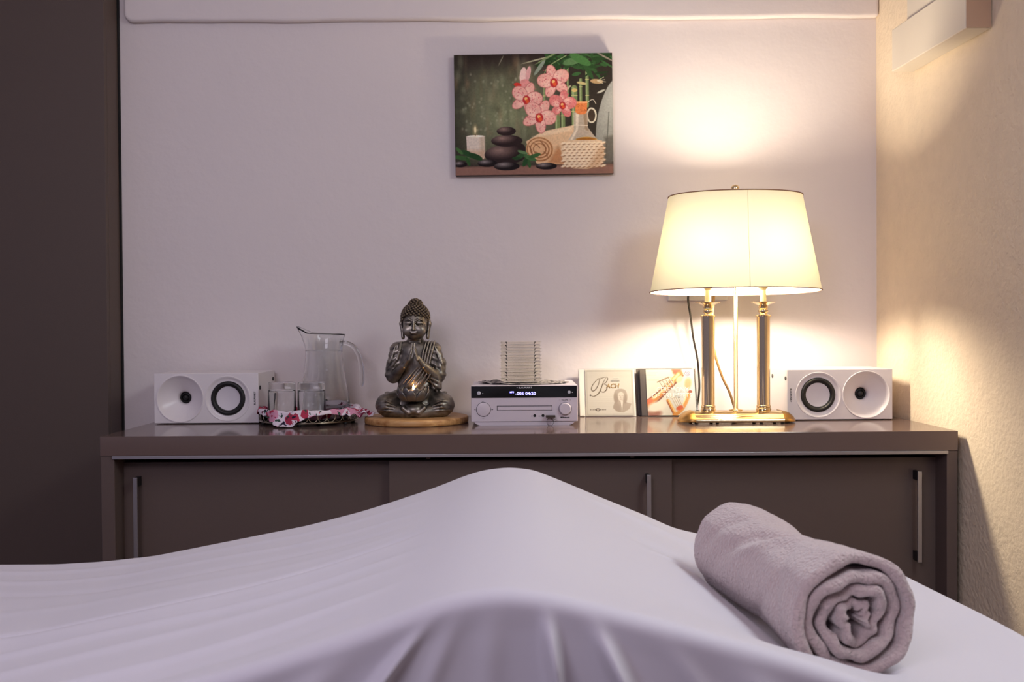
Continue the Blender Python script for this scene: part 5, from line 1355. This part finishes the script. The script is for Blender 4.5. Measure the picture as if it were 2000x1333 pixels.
def trumpets():
    r = Ras(130, 129, 1.7, (226, 220, 204)); og, br, hi_ = (206, 128, 48), (120, 52, 28), (250, 226, 164)
    R2 = np.random.default_rng(9)
    r.ell(60, 30, 50, 40, (214, 212, 190), soft=40, a=0.5); r.ell(100, 70, 40, 40, (214, 222, 224), soft=40, a=0.7)
    r.poly([(70, 0), (96, 0), (98, 14), (90, 20), (82, 18), (74, 12)], (176, 84, 44), soft=6)
    # big diagonal trumpet
    r.line([(-2, 100), (30, 74), (66, 40), (92, 14)], 17, og, smooth=False, soft=3); r.line([(-2, 96), (30, 70), (64, 38), (88, 14)], 7, hi_, smooth=False, soft=5)
    r.line([(4, 108), (34, 84), (72, 46), (100, 18)], 4, br, smooth=False, soft=2); r.line([(-2, 88), (20, 72), (50, 48), (70, 32)], 3, br, smooth=False, soft=2)
    r.ell(90, 28, 12, 7, (246, 226, 170), rot=-0.8, soft=3); r.line([(66, 22), (74, 34), (72, 44)], 3, (240, 200, 130), soft=1.5); r.ell(6, 90, 12, 7, (224, 110, 60), rot=-0.6, soft=4)
    for i in range(4): r.line([(36 + 8 * i, 34 - 4 * i), (48 + 8 * i, 54 - 4 * i)], 4.4, (150, 136, 118), smooth=False, soft=1); r.line([(37 + 8 * i, 34 - 4 * i), (49 + 8 * i, 54 - 4 * i)], 2, (236, 226, 208), smooth=False, soft=1)
    r.line([(30, 36), (62, 22)], 3, (140, 112, 84), smooth=False, soft=1.5)
    r.ell(16, 122, 20, 12, (150, 84, 60), soft=8, a=0.9); r.ell(24, 104, 26, 13, (244, 232, 210), rot=-0.3, soft=8)
    # second trumpet, lower right
    r.line([(56, 88), (74, 128)], 9, og, smooth=False, soft=3); r.line([(58, 86), (76, 126)], 3.5, (250, 214, 140), smooth=False, soft=2); r.line([(53, 90), (69, 128)], 2, br, smooth=False, soft=1.5)
    r.line([(114, 66), (104, 92), (88, 116), (70, 128)], 9, (220, 146, 58), soft=3); r.line([(108, 68), (98, 92), (84, 110)], 3, hi_, soft=2)
    for i in range(4): r.line([(64 + 7 * i, 72 + 3 * i), (78 + 6 * i, 104 + i)], 3.4, (188, 170, 146), smooth=False, soft=1); r.line([(65 + 7 * i, 72 + 3 * i), (79 + 6 * i, 104 + i)], 1.4, (250, 244, 230), smooth=False, soft=0.8)
    r.ell(86, 108, 10, 6, (214, 88, 34), rot=-0.4, soft=3); r.ell(112, 40, 9, 16, (196, 160, 92), rot=0.2, soft=6, a=0.8); r.ell(117, 63, 5, 4, (150, 60, 30), soft=2)
    r.ell(112, 12, 7.2, 7.2, (110, 96, 132), soft=0.8); r.ell(112, 12, 5.6, 5.6, (232, 226, 236), soft=0.6); r.line([(108, 9.5), (112, 8.5), (115.4, 10), (115.4, 15.4)], 1.5, (92, 78, 120), smooth=False); r.ell(112, 13.4, 2.6, 1.8, (92, 78, 120)); r.ell(112, 13.4, 1.2, 0.7, (232, 226, 236))
    for y, w_ in ((9, 26), (13, 20), (17, 24), (28, 30), (31, 26)): 
        x = 4
        while x < w_ + 4: l_ = R2.uniform(1.5, 4); r.line([(x, y), (x + l_, y)], 0.9, (176, 164, 150), smooth=False, a=0.7); x += l_ + 1
    return r
lean = R(20)
cdY = 2.452
cx0 = P(1131, 800, cdY).x
t1, b1 = cd_case(cx0, cdY - 0.008, lean, bach(), M_traylight, 'compact disc case with a cream cover reading BACH above an engraved portrait', group=None)
M_gold = mat('olive_gold_ink', (140, 112, 66), 0.5)
text('lettering', 'ACH', 0.0345, M_gold, b1, Matrix.Translation((-0.0597 + 0.0675, -0.0002, 0.0593 - 0.0425)), shear=0.2, bold=0.03, height=0.0125)
text('lettering', 'JOHANN', 0.0150, M_ink, b1, Matrix.Translation((-0.0597 + 0.0760, -0.0002, 0.0593 - 0.0240)), height=0.0019)
text('lettering', 'SEBASTIAN', 0.0215, M_ink, b1, Matrix.Translation((-0.0597 + 0.0740, -0.0002, 0.0593 - 0.0300)), height=0.0019)
cx1 = P(1252, 800, cdY - 0.012).x
cd_case(cx1 - 0.006, cdY - 0.000, lean, None, M_traydark, 'compact disc case mostly hidden behind the trumpet one, only its left edge showing')
t2, b2 = cd_case(cx1, cdY - 0.0125, lean, trumpets(), M_traydark, 'compact disc case with golden trumpets and CEREMONY OF TRUMPETS on its cover')
M_pale = mat('white_ink', (246, 240, 228), 0.5)
text('lettering', 'CEREMONY', 0.0800, M_pale, b2, Matrix.Translation((-0.0597 + 0.064, -0.0002, 0.0593 - 0.0530)), bold=-0.006, height=0.0125)
text('lettering', 'OF TRUMPETS', 0.0980, M_pale, b2, Matrix.Translation((-0.0597 + 0.062, -0.0002, 0.0593 - 0.0680)), bold=-0.006, height=0.0125)
